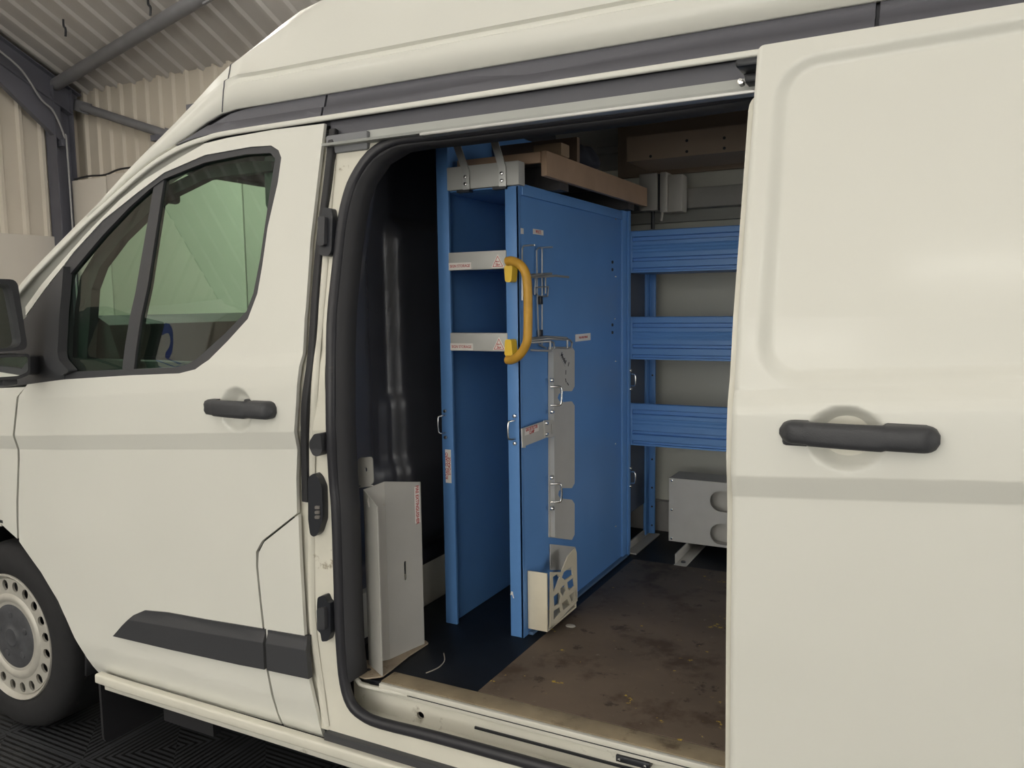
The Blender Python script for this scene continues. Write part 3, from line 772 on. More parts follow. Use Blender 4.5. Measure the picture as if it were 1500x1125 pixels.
# ---- interior shell
box('far_wall_lining', -1.50, 2.5, 1.80, 1.83, .46, 1.80, LINING, van)
box('far_wall_base', -1.50, 2.5, 1.765, 1.80, .47, .60, mat('wheelbox', (.30, .29, .28), .6), van)
box('far_side_body', -3.3, 2.55, 1.93, 1.955, .30, 1.30, WHITE, van)
box('far_side_upper', -1.6, 2.55, 1.86, 1.885, 1.25, 2.35, WHITE, van)
box('wall_ledge', -1.50, 2.5, 1.70, 1.80, 1.82, 1.90, mat('ledge_grey', (.40, .39, .36), .6, noise=.1, nscale=9), van, bev=.006)
box('ledge_lower', -1.50, 2.5, 1.76, 1.80, 1.775, 1.822, mat('ledge_grey2', (.33, .33, .30), .6), van)
box('roof_lining', -1.50, 2.5, .26, 1.80, 2.20, 2.215, WOODL, van)
rb1 = box('roof_bearer', -1.0, 2.4, 1.25, 1.275, 1.945, 2.03, WOODL, van)
box('roof_bearer_soffit', -1.0, 2.4, 1.275, 1.50, 1.945, 1.96, WOODL, van)
for p in ((953, 229), (1006, 222), (1061, 217), (1061, 202), (1006, 206)):
    q = on(1, 1.249, *p); lathe('screw_head', [(.0, -.001), (.005, -.0005), (.005, .001)], (q[0], 1.249, q[2]), 'y', DARKM, rb1, n=10)
bp = on(1, 1.70, 860, 190)
box('roof_side_panel', -1.2, 2.4, 1.70, 1.72, 1.96, 2.20, WOODL, van)
box('upper_front_panel', -1.50, 2.5, .235, .25, 2.0, 2.22, DARKM, van)
# bulkhead: pressed dark steel
def bulk(y, z):
    d = 0.0
    for y0, w, dep in ((.30, .055, .03), (.62, .12, .035), (.95, .10, .03), (1.35, .12, .03)):
        t = abs(y-y0)/w; yy = max(0, min(1, (1.25-t)/.35)); zz = max(0, min(1, (z-.66)/.05))*max(0, min(1, (1.72-z)/.05)); d = max(d, dep*yy*zz)
    d += .012*max(0, min(1, (1.18-z)/.03)) if .44 < y < .80 else 0
    d += .015*max(0, min(1, (.98-z)/.04)) if y > .40 else 0
    return d
bm = bmesh.new(); ny, nz = 110, 90; g = []
for i in range(ny+1):
    row = []
    for j in range(nz+1):
        z = .60+1.60*j/nz; yl = max(.11, interp(z, LEAN)+.11); y = yl+(1.86-yl)*i/ny; row.append(bm.verts.new((-1.505+bulk(y, z), y, z)))
    g.append(row)
for i in range(ny):
    for j in range(nz): bm.faces.new((g[i][j], g[i+1][j], g[i+1][j+1], g[i][j+1]))
bh = fin('bulkhead', bm, NAVY, van, True, 60); sd = bh.modifiers.new('t', 'SOLIDIFY'); sd.thickness = .01; sd.offset = -1
box('bulkhead_base', -1.50, -1.468, .17, 1.78, .455, .61, WHITED, van, bev=.006)
box('bulkhead_foot', -1.47, -1.44, .17, .30, .463, .475, RUBBER, van)
# inner B pillar trim beside the seal (dark, stepped)
bm = bmesh.new()
for x0_, x1_, o0, th_ in ((-1.44, -1.385, .085, .06), (-1.455, -1.405, .14, .06)):
    zz_ = [.64, 1.0, 1.3, 1.42, 1.6, 1.80]; pv = None
    for z_ in zz_:
        y_ = interp(z_, LEAN)+o0; e_ = .012
        r_ = [bm.verts.new(c) for c in ((x0_, y_, z_), (x1_-e_, y_, z_), (x1_, y_+e_, z_), (x1_, y_+th_, z_), (x0_, y_+th_, z_))]
        if pv:
            for j_ in range(5): bm.faces.new((pv[j_], pv[(j_+1) % 5], r_[(j_+1) % 5], r_[j_]))
        else: bm.faces.new(r_)
        pv = r_
    bm.faces.new(pv)
fin('pillar_trim', bm, NAVY, van, True)
ip = on(0, -1.42, 512, 930)
plate('pillar_foot', [(.12, .463), (.23, .463), (.23, .50), (.19, .56), (.12, .63)], 0, -1.455, -1.435, WHITED, van)

# ---- rear quarter of the near side
def f_q(x, z): return S(x, z)+.012
panel('rear_quarter', [(-.20, .32), (2.55, .32), (2.55, 1.93), (-.20, 1.93)], f_q, .03, WHITE, van, dx=.5, dz=.05)

# ---- sliding door
X0 = -.312; SOFF = -.135
def zc2(x): return 1.145+.068*(x+.316)
P0x, P0z, P1z, PR = -.262, 1.318, 1.868, .06
def rr_sdf(x, z):
    cx0, cz0, cz1 = P0x+PR, P0z+PR+.06*(x-P0x), P1z-PR+.03*(x-P0x)
    dx = max(cx0-x, 0); dz = max(cz0-z, z-cz1, 0)
    if dx == 0 and dz == 0:
        return -PR-min(x-cx0, z-cz0, cz1-z)
    return math.hypot(dx, dz)-PR
CR2 = [(-.60, .012), (-.30, .002), (-.036, .000), (-.031, -.002), (-.002, -.0125), (.003, -.014), (.11, -.013), (.125, -.009), (.15, .004)]
sc_ = on(1, -.14, 1239, 641); slide_cup = cup(sc_[0], sc_[2], .064, .056, .037)
def f_sl(x, z):
    y = interp(z, LEAN)+interp(z-zc2(x), CR2)+SOFF+slide_cup(x, z)
    d = rr_sdf(x, z)
    if d < .018:
        t = max(0, min(1, (.018-d)/.03)); y += .014*t*t*(3-2*t)
    if x < X0+.012: y += .006*((X0+.012-x)/.012)**2
    return y
xsl = [X0+.003*k for k in range(1, 5)]+[P0x-.03+.005*k for k in range(24)]+[sc_[0]+.008*k for k in range(-9, 10)]
zsl = [P0z-.03+.005*k for k in range(30)]+[P1z-.08+.005*k for k in range(26)]+[sc_[2]+.007*k for k in range(-9, 10)]+[]
so = rnd_poly([(X0, .42), (1.05, .42), (1.05, 1.925), (X0, 1.913)], .014, 5)
sd_ = panel('sliding_door', so, f_sl, .012, WHITE, van, dx=.05, dz=.03, xs=xsl, zs=zsl, sl=(zc2, .068, [-.09, -.05, -.039, -.034, -.029, -.016, -.005, .0, .005, .015, .06, .1, .11, .117, .125, .135, .15, .165]))
def f_in(x, z): return interp(z, LEAN)+interp(z-zc2(x), CR2)+SOFF+.03
panel('inner_frame', rnd_poly([(X0-.014, .47), (1.04, .47), (1.04, 1.83), (X0-.014, 1.83)], .03, 5), f_in, .03, WHITED, sd_, dx=.3, dz=.05)
a = on(1, -.17, 1140, 641); b = on(1, -.17, 1378, 638)
handle(sd_, a[0], b[0], (a[2]+b[2])/2-.0, .040, f_sl(a[0], a[2])+.0, 'door_handle')
c1 = on(1, -.14, 1160, 640); c2 = on(1, -.14, 1340, 640)
bm = bmesh.new(); box_bm(bm, c1[0]-.014, c1[0]+.03, -.156, -.135, c1[2]-.013, c1[2]+.020, .006)
fin('handle_base', bm, BLACKP, sd_, True)
bm = bmesh.new(); box_bm(bm, c2[0]-.045, c2[0]+.022, -.156, -.135, c2[2]-.022, c2[2]+.021, .006)
fin('handle_base', bm, BLACKP, sd_, True)
# roller arm on the rail
bm = bmesh.new()
box_bm(bm, -.355, -.30, .04, .16, 1.885, 1.900, .005); box_bm(bm, -.350, -.30, .095, .15, 1.868, 1.892, .006)
ra = fin('roller_arm', bm, DARKM, sd_, True)
lathe('roller', [(.0, -.012), (.011, -.012), (.012, 0), (.011, .012), (0, .012)], (-.325, .135, 1.866), 'z', DARKM, ra, n=20)
lathe('roller_pin', [(0, -.01), (.006, -.008), (.006, .012)], (-.362, .125, 1.878), 'y', CHROME, ra, n=14)

# ---- wheel
WC = (-2.80, .035, .328)
wheel = bpy.data.objects.new('front_wheel', None)
tyre_prof = [(.222, .005), (.232, -.004), (.245, -.008), (.270, -.010), (.298, -.004), (.316, .010), (.326, .030), (.328, .05), (.328, .18), (.322, .205), (.30, .215), (.23, .21)]
ty = lathe('front_wheel', tyre_prof, (WC[0], WC[1], WC[2]), 'y', TYRE, van, n=96, closed=True, sharp=50)
lathe('tyre_tread', [(.327, .04), (.3285, .06), (.3285, .17), (.327, .19), (.31, .19), (.31, .04)], WC, 'y', TYRE, ty, n=96, closed=True)
lathe('rim', [(.222, .000), (.219, -.003), (.214, .000), (.210, .006), (.2065, .012), (.2045, .014), (.2045, .03), (.2045, .06), (.2045, .08), (.2045, .18), (.215, .18), (.222, .05)], WC, 'y', RIM, ty, n=96, closed=True, sharp=45)
holes = []
for k in range(20):
    a = 2*PI*(k+.5)/20; c = (WC[0]+.181*math.cos(a), WC[2]+.181*math.sin(a)); hl = []
    for j in range(14):
        b = 2*PI*j/14; u = .0185*math.cos(b); v = .0160*math.sin(b)
        hl.append((c[0]+u*math.cos(a)-v*math.sin(a), c[1]+u*math.sin(a)+v*math.cos(a)))
    holes.append(hl)
ro = [(WC[0]+.204*math.cos(2*PI*k/80), WC[2]+.204*math.sin(2*PI*k/80)) for k in range(80)]
bm = bmesh.new(); plate_bm(bm, ro, 1, WC[1]+.010, WC[1]+.018, holes)
for v in bm.verts:
    r = math.hypot(v.co.x-WC[0], v.co.z-WC[2]); v.co.y += 0
fin('wheel_disc', bm, RIM, ty, True, 40)
lathe('disc_dish', [(.152, .011), (.144, .004), (.132, .002), (.122, .010), (.11, .02)], WC, 'y', RIM, ty, n=80, sharp=60)
hb = lathe('hub_cap', [(.0, .000), (.03, -.001), (.036, .004), (.050, .004), (.095, .008), (.112, .010), (.121, .014)], WC, 'y', HUB, ty, n=64, sharp=40)
for k in range(5):
    a = 2*PI*k/5+.4; lathe('nut_cover', [(0, -.002), (.011, .000), (.014, .006)], (WC[0]+.075*math.cos(a), WC[1]+.004, WC[2]+.075*math.sin(a)), 'y', HUB, hb, n=20)
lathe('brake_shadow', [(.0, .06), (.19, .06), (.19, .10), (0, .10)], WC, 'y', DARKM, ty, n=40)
# wheel house and mud flap
bm = bmesh.new(); prev = None
for k in range(25):
    a = PI*k/24*1.12-.12*PI*.5
    p = (WC[0]+.415*math.cos(a), WC[2]+.02+.395*math.sin(a))
    r = [bm.verts.new((p[0], y, p[1])) for y in (.03, .35)]
    if prev: bm.faces.new((prev[0], prev[1], r[1], r[0]))
    prev = r
whb = fin('wheel_arch_liner', bm, RUBBER, van, True); sdm = whb.modifiers.new('t', 'SOLIDIFY'); sdm.thickness = .01
box('wheel_well_back', -3.28, -2.36, .35, .36, .15, .85, RUBBER, van)
mf = [on(1, .10, *p) for p in ((122, 1017), (143, 997), (165, 1000), (172, 1060), (146, 1068), (136, 1066))]
bm = bmesh.new()
plate_bm(bm, rnd_poly([(.03, .06), (.26, .06), (.26, .34), (.10, .36), (.03, .29)], .03), 0, -2.335, -2.325)
fin('mud_flap', bm, RUBBER, van, True)
box('underbody', -2.25, 2.5, .16, 1.85, .20, .395, RUBBER, van)
box('jacking_bracket', -2.15, -1.93, .12, .15, .14, .28, RUBBER, van)
box('chassis_front', -3.4, -2.25, .36, 1.6, .20, .6, RUBBER, van)
# other wheels out of sight still carry the van
for (x, y) in ((-2.80, 1.70), (.50, .04), (.50, 1.70)):
    lathe('rear_wheel' if x > 0 else 'far_wheel', tyre_prof, (x, y, .328), 'y', TYRE, van, n=48, closed=True)

# ---- front: bonnet, windscreen, cab
bm = bmesh.new(); rows = []
CXs = W2/2
for i in range(9):
    t = i/8; row = []
    for j in range(15):
        u = -1+2*j/14; y = CXs+u*(.80-.04*t)
        bow = .20*(1-u*u)
        x = -2.98-bow+(t)*(.86+.06*(1-u*u)); z = 1.19+t*.70+.03*(1-u*u)*t
        row.append(bm.verts.new((x, y, z)))
    rows.append(row)
for a_, b_ in zip(rows, rows[1:]):
    for j in range(14): bm.faces.new((a_[j], a_[j+1], b_[j+1], b_[j]))
ws = fin('windscreen', bm, WGLASS, van, True)
bm = bmesh.new(); rows = []
for i in range(8):
    t = i/7; row = []
    for j in range(13):
        u = -1+2*j/12; y = CXs+u*(.92-.10*t*t)
        x = -2.9-.15*(1-u*u)-t*.85; z = 1.19-.10*t-.16*t*t-.04*u*u-(.12*t*t*u*u)
        row.append(bm.verts.new((x, y, z)))
    rows.append(row)
for a_, b_ in zip(rows, rows[1:]):
    for j in range(12): bm.faces.new((a_[j], a_[j+1], b_[j+1], b_[j]))
bn = fin('bonnet', bm, WHITE, van, True); sdm = bn.modifiers.new('t', 'SOLIDIFY'); sdm.thickness = .02
box('front_bumper', -3.95, -3.42, .12, 1.83, .25, .95, WHITE, van, bev=.1)
box('far_pillar', -1.75, -1.5, 1.80, 1.88, 1.2, 1.95, DARKT, van)
# dashboard
dz = 1.43
bm = bmesh.new()
sweep_bm(bm, [(0, .12, 0), (0, 1.84, 0)], [(-2.95, 1.20), (-2.60, 1.32), (-2.45, dz-.02), (-2.36, dz), (-2.30, dz-.03), (-2.26, 1.30), (-2.24, 1.10), (-2.40, .80), (-2.95, .80)], False, (0, 0, 1))
for v in bm.verts: v.co.x = abs(v.co.x)*-1
da = fin('dashboard', bm, DARKT, van, True, 30)
for k in range(5): box('vent_slat', -2.262, -2.255, .17, .32, 1.20+.022*k, 1.208+.022*k, BLACKP, da)
box('headliner', -2.18, -1.5, .22, 1.72, 1.90, 1.925, HEAD, van, bev=.01)
box('header_trim', -2.17, -2.08, .20, 1.75, 1.875, 1.92, HEAD, van, bev=.02)
box('interior_mirror', -2.22, -2.19, .235, .33, 1.785, 1.835, HEAD, van, bev=.012)
tr_ = onS(395, 250)
box('belt_cover', tr_[0]-.10, tr_[0]+.02, .20, .26, 1.72, 1.88, HEAD, van, bev=.02)
pa_, pb_ = on(0, -2.10, 348, 266), on(0, -2.10, 377, 243)
box('parking_sticker', -2.102, -2.098, pa_[1], pb_[1], pa_[2], pb_[2], mat('sticker_grey', (.45, .48, .44), .6), van)
# near A pillar inner trim
ap_in = [onS(*p, .05) for p in ((110, 545), (110, 450), (118, 405), (150, 352), (190, 310), (222, 283), (300, 245), (370, 236), (398, 236), (398, 250), (300, 262), (240, 292), (217, 312), (176, 352), (146, 392), (134, 424), (131, 470), (128, 545))]
panel('pillar_inner_trim', ap_in, lambda x, z: S(x, z)+.05, .03, DARKT, van, dx=.2, dz=.06)
box('door_inner_card', -2.55, -1.50, .04, .075, .45, 1.30, DARKT, fd, bev=.01)
# steering wheel on the far side
lathe('steering_wheel', [(.185, -.012), (.197, 0), (.185, .012), (.173, 0)], (-2.12, 1.45, 1.25), 'x', BLACKP, van, n=40, closed=True)
box('cab_floor', -2.95, -1.5, .10, 1.86, .40, .47, DARKT, van)

# ================================================================== LOAD AREA FITTINGS
FY = .500
# ---- tall blue sign storage cabinet
cab = thing('sign_storage_cabinet', 'tall blue metal cabinet with open sign shelves and a yellow grab handle', 'cabinet', (-1.19, .9, .47))
def cbx(n, x0, x1, y0, y1, z0, z1, m=BLUE, p=cab, bev=.0015): return box(n, x0, x1, y0, y1, z0, z1, m, p, bev)
bm = bmesh.new()
box_bm(bm, -1.320, -1.300, FY, 1.39, .471, 2.02, .0015)
box_bm(bm, -1.320, -1.280, FY, FY+.012, .471, 2.02, .0015)
left_p = fin('left_panel', bm, BLUE, cab, True)
bm = bmesh.new()
box_bm(bm, -1.058, -1.050, FY, 1.37, .471, 1.776, .0012)
box_bm(bm, -1.093, -1.050, FY, FY+.014, .471, 1.776, .0012)
right_p = fin('right_panel', bm, BLUE, cab, True)
# top flange of the side panel and raised border
cbx('side_flange', -1.050, -1.044, FY+.015, 1.37, 1.752, 1.776)
cbx('back_panel', -1.30, -1.06, 1.375, 1.39, .471, 1.776)
cbx('base_rail', -1.056, -1.035, FY+.03, 1.36, .471, .480, mat('dusty_blue', (.075, .14, .25), .6))
bm = bmesh.new(); box_bm(bm, -1.085, -1.043, 1.325, 1.395, .471, 1.79, .0015); box_bm(bm, -1.043, -1.038, 1.372, 1.395, .471, 1.79, .001)
cp = fin('corner_post', bm, BLUE, cab, True)
for p in ((902, 321), (902, 405), (901, 467), (902, 529), (902, 650), (902, 771)):
    q = on(0, -1.042, *p); lathe('rivet', [(0, .003), (.003, .002), (.0035, 0)], (-1.043, q[1], q[2]), 'x', CHROME, cp, n=12)
for p in ((897, 384), (897, 395), (897, 476), (897, 487)):
    q = on(0, -1.049, *p); lathe('bolt', [(0, .005), (.005, .004), (.006, 0)], (-1.05, q[1], q[2]), 'x', DARKM, cp, n=12)
# shelves with grey fronts
for zt, zb_ in ((1.601, 1.549), (1.367, 1.314)):
    sh = box('shelf', -1.300, -1.058, FY+.01, 1.37, zb_+.006, zb_+.012, BLUE, cab)
    lf = box('shelf_front', -1.281, -1.090, FY-.004, FY+.008, zb_, zt, GREYM, sh, bev=.002)
    box('front_return', -1.281, -1.090, FY, FY+.02, zt-.003, zt, GREYM, sh)
    lb = box('shelf_label', -1.280, -1.203, FY-.0052, FY-.004, zb_+.002, zb_+.022, LABEL, sh)
    text('label_lettering', 'SIGN STORAGE', (-1.2415, FY-.0056, zb_+.012), (1, 0, 0), (0, 0, 1), .0115, RED, sh, .86, .0001)
    cx = -1.116; w = .021
    tri = [(cx-w, zb_+.004), (cx+w, zb_+.004), (cx, zb_+.042)]
    plate('warning_triangle', rnd_poly(tri, .003), 1, FY-.0052, FY-.004, LABEL, sh)
    t1 = [(cx-w+.004, zb_+.006), (cx+w-.004, zb_+.006), (cx, zb_+.037)]; t2 = [(cx-w+.0065, zb_+.0075), (cx+w-.0065, zb_+.0075), (cx, zb_+.034)]
    plate('triangle_border', t1, 1, FY-.0056, FY-.0051, RED, sh, holes=[t2])
    text('triangle_lettering', '5kg', (cx, FY-.0058, zb_+.012), (1, 0, 0), (0, 0, 1), .0115, RED, sh, .9, .0002)
    text('triangle_lettering', 'MAX', (cx, FY-.0058, zb_+.0205), (1, 0, 0), (0, 0, 1), .006, RED, sh, .9, .0001)
cbx('top_shelf', -1.300, -1.052, FY+.01, 1.37, 1.776, 1.786)
tf = box('top_front', -1.281, -1.046, FY-.005, FY+.035, 1.779, 1.845, GREYM, cab, bev=.003)
# two flat straps going up
for xa, xb in ((-1.212, -1.248), (-1.094, -1.125)):
    sb = sweep('strap_bracket', [(xa, FY-.010, 1.776), (xa, FY-.010, 1.828), (xb, FY-.008, 1.92), (xb-.012, FY+.01, 2.02)], rect(.022, .004), ALU, cab, up=(0, -1, 0), sharp=20)
    for zz in (1.792, 1.812): lathe('strap_bolt', [(0, -.007), (.004, -.006), (.0055, -.003), (.0055, 0)], (xa-.0005, FY-.012, zz), 'y', CHROME, sb, n=14)
    box('strap_foot', xa-.032, xa+.010, FY-.012, FY+.01, 1.770, 1.777, DARKM, cab)
# D handles on the front edges
def dring(par, c, half, out, nrm, side, r=.0032, plates=True):
    """loop standing off a surface; c centre, half height, nrm outward, side offset of the bow"""
    c = Vector(c); n = Vector(nrm); s = Vector(side)
    pts = [c+Vector((0, 0, half)), c+Vector((0, 0, half))+n*out*.7+s*.6, c+Vector((0, 0, half-.006))+n*out+s, c+Vector((0, 0, -half+.006))+n*out+s, c+Vector((0, 0, -half))+n*out*.7+s*.6, c+Vector((0, 0, -half))]
    o = tube('tie_ring', catmull(pts, 3), r, CHROME, par, n=8)
    if plates:
        for sg in (1, -1):
            q = c+Vector((0, 0, sg*(half+.014)))
            ax = 'y' if abs(n.y) > .5 else 'x'; sn = n.y if ax == 'y' else n.x
            lathe('ring_bolt', [(.0, .007*sn), (.0045, .006*sn), (.0065, .003*sn), (.0065, 0)], tuple(q), ax, CHROME, o, n=14)
q = on(1, FY, 749, 629); dring(cab, (-1.070, FY-.001, q[2]), .026, .022, (0, -1, 0), (-.010, 0, 0))
q = on(1, FY, 650, 621); dring(cab, (-1.305, FY-.001, q[2]), .026, .022, (0, -1, 0), (-.012, 0, 0), .0025)
q = on(1, FY, 652, 682)
rl = box('road_label', -1.309, -1.289, FY-.0012, FY, q[2]-.052, q[2]+.050, LABEL, cab)
text('label_lettering', 'ROAD GUARD\nSTORAGE', (-1.299, FY-.0016, q[2]), (0, 0, 1), (-1, 0, 0), .0125, RED, rl, 1.0, .0002, .75)
# yellow grab handle
def gq(px, py, y): return tuple(on(1, y, px, py))
gpts = [gq(743, 383, .465), gq(750, 382, .460), gq(762, 388, .450), gq(770, 401, .445), gq(773, 425, .442), gq(773, 490, .442), gq(769, 508, .445), gq(760, 521, .450), gq(750, 527, .460), gq(743, 527, .465)]
gh = sweep('grab_handle', catmull(gpts, 5), circ(.0125, 16), YELW, cab, sharp=80)
gh['label'] = 'worn yellow grab handle'
for py, s in ((402, 1), (508, -1)):
    q = on(1, FY-.012, 750, py)
    bm = bmesh.new()
    bo_ = [(q[0]-.011, q[2]-.022*s), (q[0]+.009, q[2]-.022*s), (q[0]+.013, q[2]+.025*s), (q[0]-.013, q[2]+.025*s)]
    plate_bm(bm, rnd_poly(bo_, .008), 1, FY-.034, FY-.001); fin('handle_mount', bm, YEL, gh, True)
# white scuff
q = on(1, FY, 750, 870)
plate('paint_chip', [(q[0]-.006, q[2]-.004), (q[0]-.002, q[2]+.008), (q[0]+.003, q[2]+.007), (q[0]+.004, q[2]-.002), (q[0]+.007, q[2]-.012), (q[0]+.004, q[2]-.012), (q[0]+.001, q[2]-.002)], 1, FY-.0006, FY+.0001, LABEL, right_p)
# small labels on the side panel
def slabel(px0, py0, px1, py1, s, size):
    a = on(0, -1.049, px0, py0); b = on(0, -1.049, px1, py1)
    bm = bmesh.new(); box_bm(bm, -1.050, -1.0488, a[1], b[1], min(a[2], b[2]), max(a[2], b[2])); o = fin('side_label', bm, LABEL, cab)
    if s: text('label_lettering', s, (-1.0485, (a[1]+b[1])/2, (a[2]+b[2])/2), (0, 1, 0), (0, 0, 1), size, RED if size < .02 else INK, o, .8, .0001)
slabel(781, 335, 796, 345, 'WASTE', .014); slabel(763, 334, 767, 343, '', .01); slabel(843, 490, 865, 498, 'TYRE LEVER STORAGE', .0095)

# tool plate with notches on the side panel
def sp_(px, py, x=-1.045): q = on(0, x, px, py); return (q[1], q[2])
tp = thing('tool_plate', 'tall grey notched metal plate on the side of the blue cabinet', 'metal plate', (-1.045, .8, .62))
NP = [(805, 508), (838, 508), (842, 514), (842, 566), (838, 573), (826, 573), (819, 577), (817, 583), (820, 588), (828, 589), (838, 588), (842, 594), (842, 708), (838, 715), (825, 715), (819, 719), (818, 725), (821, 730), (838, 732), (842, 738), (842, 783), (838, 791), (805, 787)]
plate('plate', [sp_(*p) for p in NP], 0, -1.0495, -1.0455, PLATE, tp)
yb0 = sp_(805, 508)[0]
z_lo = sp_(805, 787)[1]; z_hi = sp_(805, 508)[1]
box('plate_return', -1.0455, -1.030, yb0-.004, yb0, z_lo, z_hi, PLATE, tp)
q = on(0, -1.045, 825, 525)
a_ = math.radians(-40); R_ = Vector((0, math.cos(a_), math.sin(a_))); U_ = Vector((0, -math.sin(a_), math.cos(a_)))
bm = bmesh.new(); vs = [bm.verts.new(Vector((-1.0448, q[1], q[2]))+R_*sx*.030+U_*sy*.012) for sx, sy in ((-1, -1), (1, -1), (1, 1), (-1, 1))]; f_ = bm.faces.new(vs)
ex = bmesh.ops.extrude_face_region(bm, geom=[f_]); bmesh.ops.translate(bm, vec=(.0006, 0, 0), verts=[v for v in ex['geom'] if isinstance(v, bmesh.types.BMVert)])
bm2 = fin('plate_label', bm, mat('plate_label_grey', (.50, .50, .50), .5), tp)
text('label_lettering', 'Modul', (-1.0438, q[1], q[2]), R_, U_, .022, INK, bm2, .85, .0003)
for k, (px, py) in enumerate(((833, 533), (829, 545), (829, 557), (832, 562))):
    q = on(0, -1.045, px, py); box('pen_mark', -1.0456, -1.045, q[1]-.002, q[1]+.002, q[2]-.008, q[2]+.006, INK, tp, rot=Matrix.Rotation(.5*k-.6, 3, 'X'))
for py in (580, 722):
    q = on(0, -1.03, 810, py); dring(tp, (-1.036, q[1]-.004, q[2]), .028, .028, (1, 0, 0), (0, .016, 0), .0036, False)
    for dz_ in (-.048, .048):
        lathe('ring_bolt', [(.0, .010), (.005, .009), (.007, .004), (.007, 0)], (-1.036, q[1]-.002, q[2]+dz_), 'x', CHROME, tp, n=14)
# gas detector clamp bracket
gd = thing('clamp_bracket', 'small grey angled bracket with a red lettered label on the blue side panel', 'bracket', (-1.04, .65, .95))
cA = [(765, 628), (797, 617), (801, 617), (801, 640), (798, 642), (770, 653), (770, 656), (766, 656)]
def yzp(P, x): return [(on(0, x, *p)[1], on(0, x, *p)[2]) for p in P]
plate('plate', yzp(cA, -1.030), 0, -1.034, -1.030, PLATE, gd)
box('standoff', -1.0495, -1.034, on(0, -1.03, 790, 632)[1]-.01, on(0, -1.03, 790, 632)[1]+.01, on(0, -1.03, 790, 632)[2]-.01, on(0, -1.03, 790, 632)[2]+.01, PLATE, gd)
ear = yzp([(796, 616), (808, 615), (811, 618), (811, 637), (808, 640), (797, 641)], -1.029); slot = yzp([(806, 621), (808, 621), (808, 635), (806, 635)], -1.029)
plate('slotted_ear', rnd_poly(ear, .003), 0, -1.0297, -1.026, PLATE, gd, holes=[slot])
lb = plate('clamp_label', yzp([(769, 629), (789, 622), (789, 631), (769, 638)], -1.0295), 0, -1.0299, -1.0291, LABEL, gd)
lc = on(0, -1.0289, 779, 630)
sl_dir = Vector(on(0, -1.029, 789, 626))-Vector(on(0, -1.029, 769, 633)); sl_dir.normalize(); up_ = Vector((1, 0, 0)).cross(sl_dir)
text('label_lettering', 'GAS DETECTOR\nCLAMP', tuple(lc), sl_dir, up_, .0135, RED, lb, .78, .0003, .8)
for p in ((800, 620), (800, 636)):
    q = on(0, -1.026, *p); lathe('bolt', [(0, .007), (.005, .006), (.006, 0)], (-1.026, q[1], q[2]), 'x', CHROME, gd, n=12)

# wire holders (upper hanging frame + shelf basket)
def wp(px, py, x): return tuple(on(0, x, px, py))
wf = thing('wire_tool_holder', 'thin grey wire tool holder hung on the blue side panel above the basket', 'wire holder', (-1.04, .62, 1.36))
WIRE = mat('wire_steel', (.36, .37, .38), .4, metal=.6)
def wire(pts, r=.0026, par=wf, n=7): tube('wire', pts, r, WIRE, par, n=n)
xx = -1.043
wire([wp(783, 359, xx+.05), wp(767, 360, xx), wp(765, 365, xx), wp(765, 440, xx)])
wire([wp(809, 362, xx+.05), wp(789, 363, xx), wp(786, 367, xx), wp(787, 440, xx), wp(789, 495, xx), wp(790, 505, xx), wp(800, 510, xx)])
wire([wp(794, 363, xx), wp(794, 440, xx), wp(794, 505, xx)])
wire([wp(777, 403, xx), wp(808, 401, xx+.03)], .004)
wire([wp(778, 406, xx), wp(800, 405, xx+.03), wp(815, 404, xx+.05), wp(833, 406, xx+.07)], .0035)
wire([wp(784, 405, xx), wp(784, 430, xx), wp(790, 434, xx), wp(802, 434, xx), wp(803, 420, xx), wp(783, 421, xx), wp(783, 432, xx)])
wire([wp(799, 405, xx), wp(799, 430, xx)])
for py in (440, 489): box('wire_clip', xx-.006, xx+.006, wp(791, py, xx)[1]-.008, wp(791, py, xx)[1]+.010, wp(791, py, xx)[2]-.012, wp(791, py, xx)[2]+.012, DARKM, wf, bev=.002)
wb = thing('wire_basket', 'shallow grey wire tray sticking out from the blue side panel', 'wire basket', (-1.0, .65, 1.30))
def wq(px, py, x): return tuple(on(0, x, px, py))
def wire2(p, r=.0032): tube('wire', p, r, WIRE, wb, n=8)
wire2([wq(777, 502, -1.04), wq(806, 500, -.985), wq(811, 502, -.985), wq(812, 510, -.985), wq(808, 514, -.985), wq(777, 513, -1.04)])
wire2([wq(777, 499, -1.04), wq(804, 496, -1.0), wq(835, 498, -.985), wq(838, 502, -.985), wq(837, 509, -.985), wq(832, 510, -.99), wq(812, 509, -.99)])
wire2([wq(777, 496, -1.045), wq(800, 493, -1.03), wq(830, 495, -1.0), wq(834, 499, -.99)])
wire2([wq(806, 500, -.985), wq(806, 512, -.985)]); wire2([wq(831, 498, -.985), wq(831, 510, -.985)])

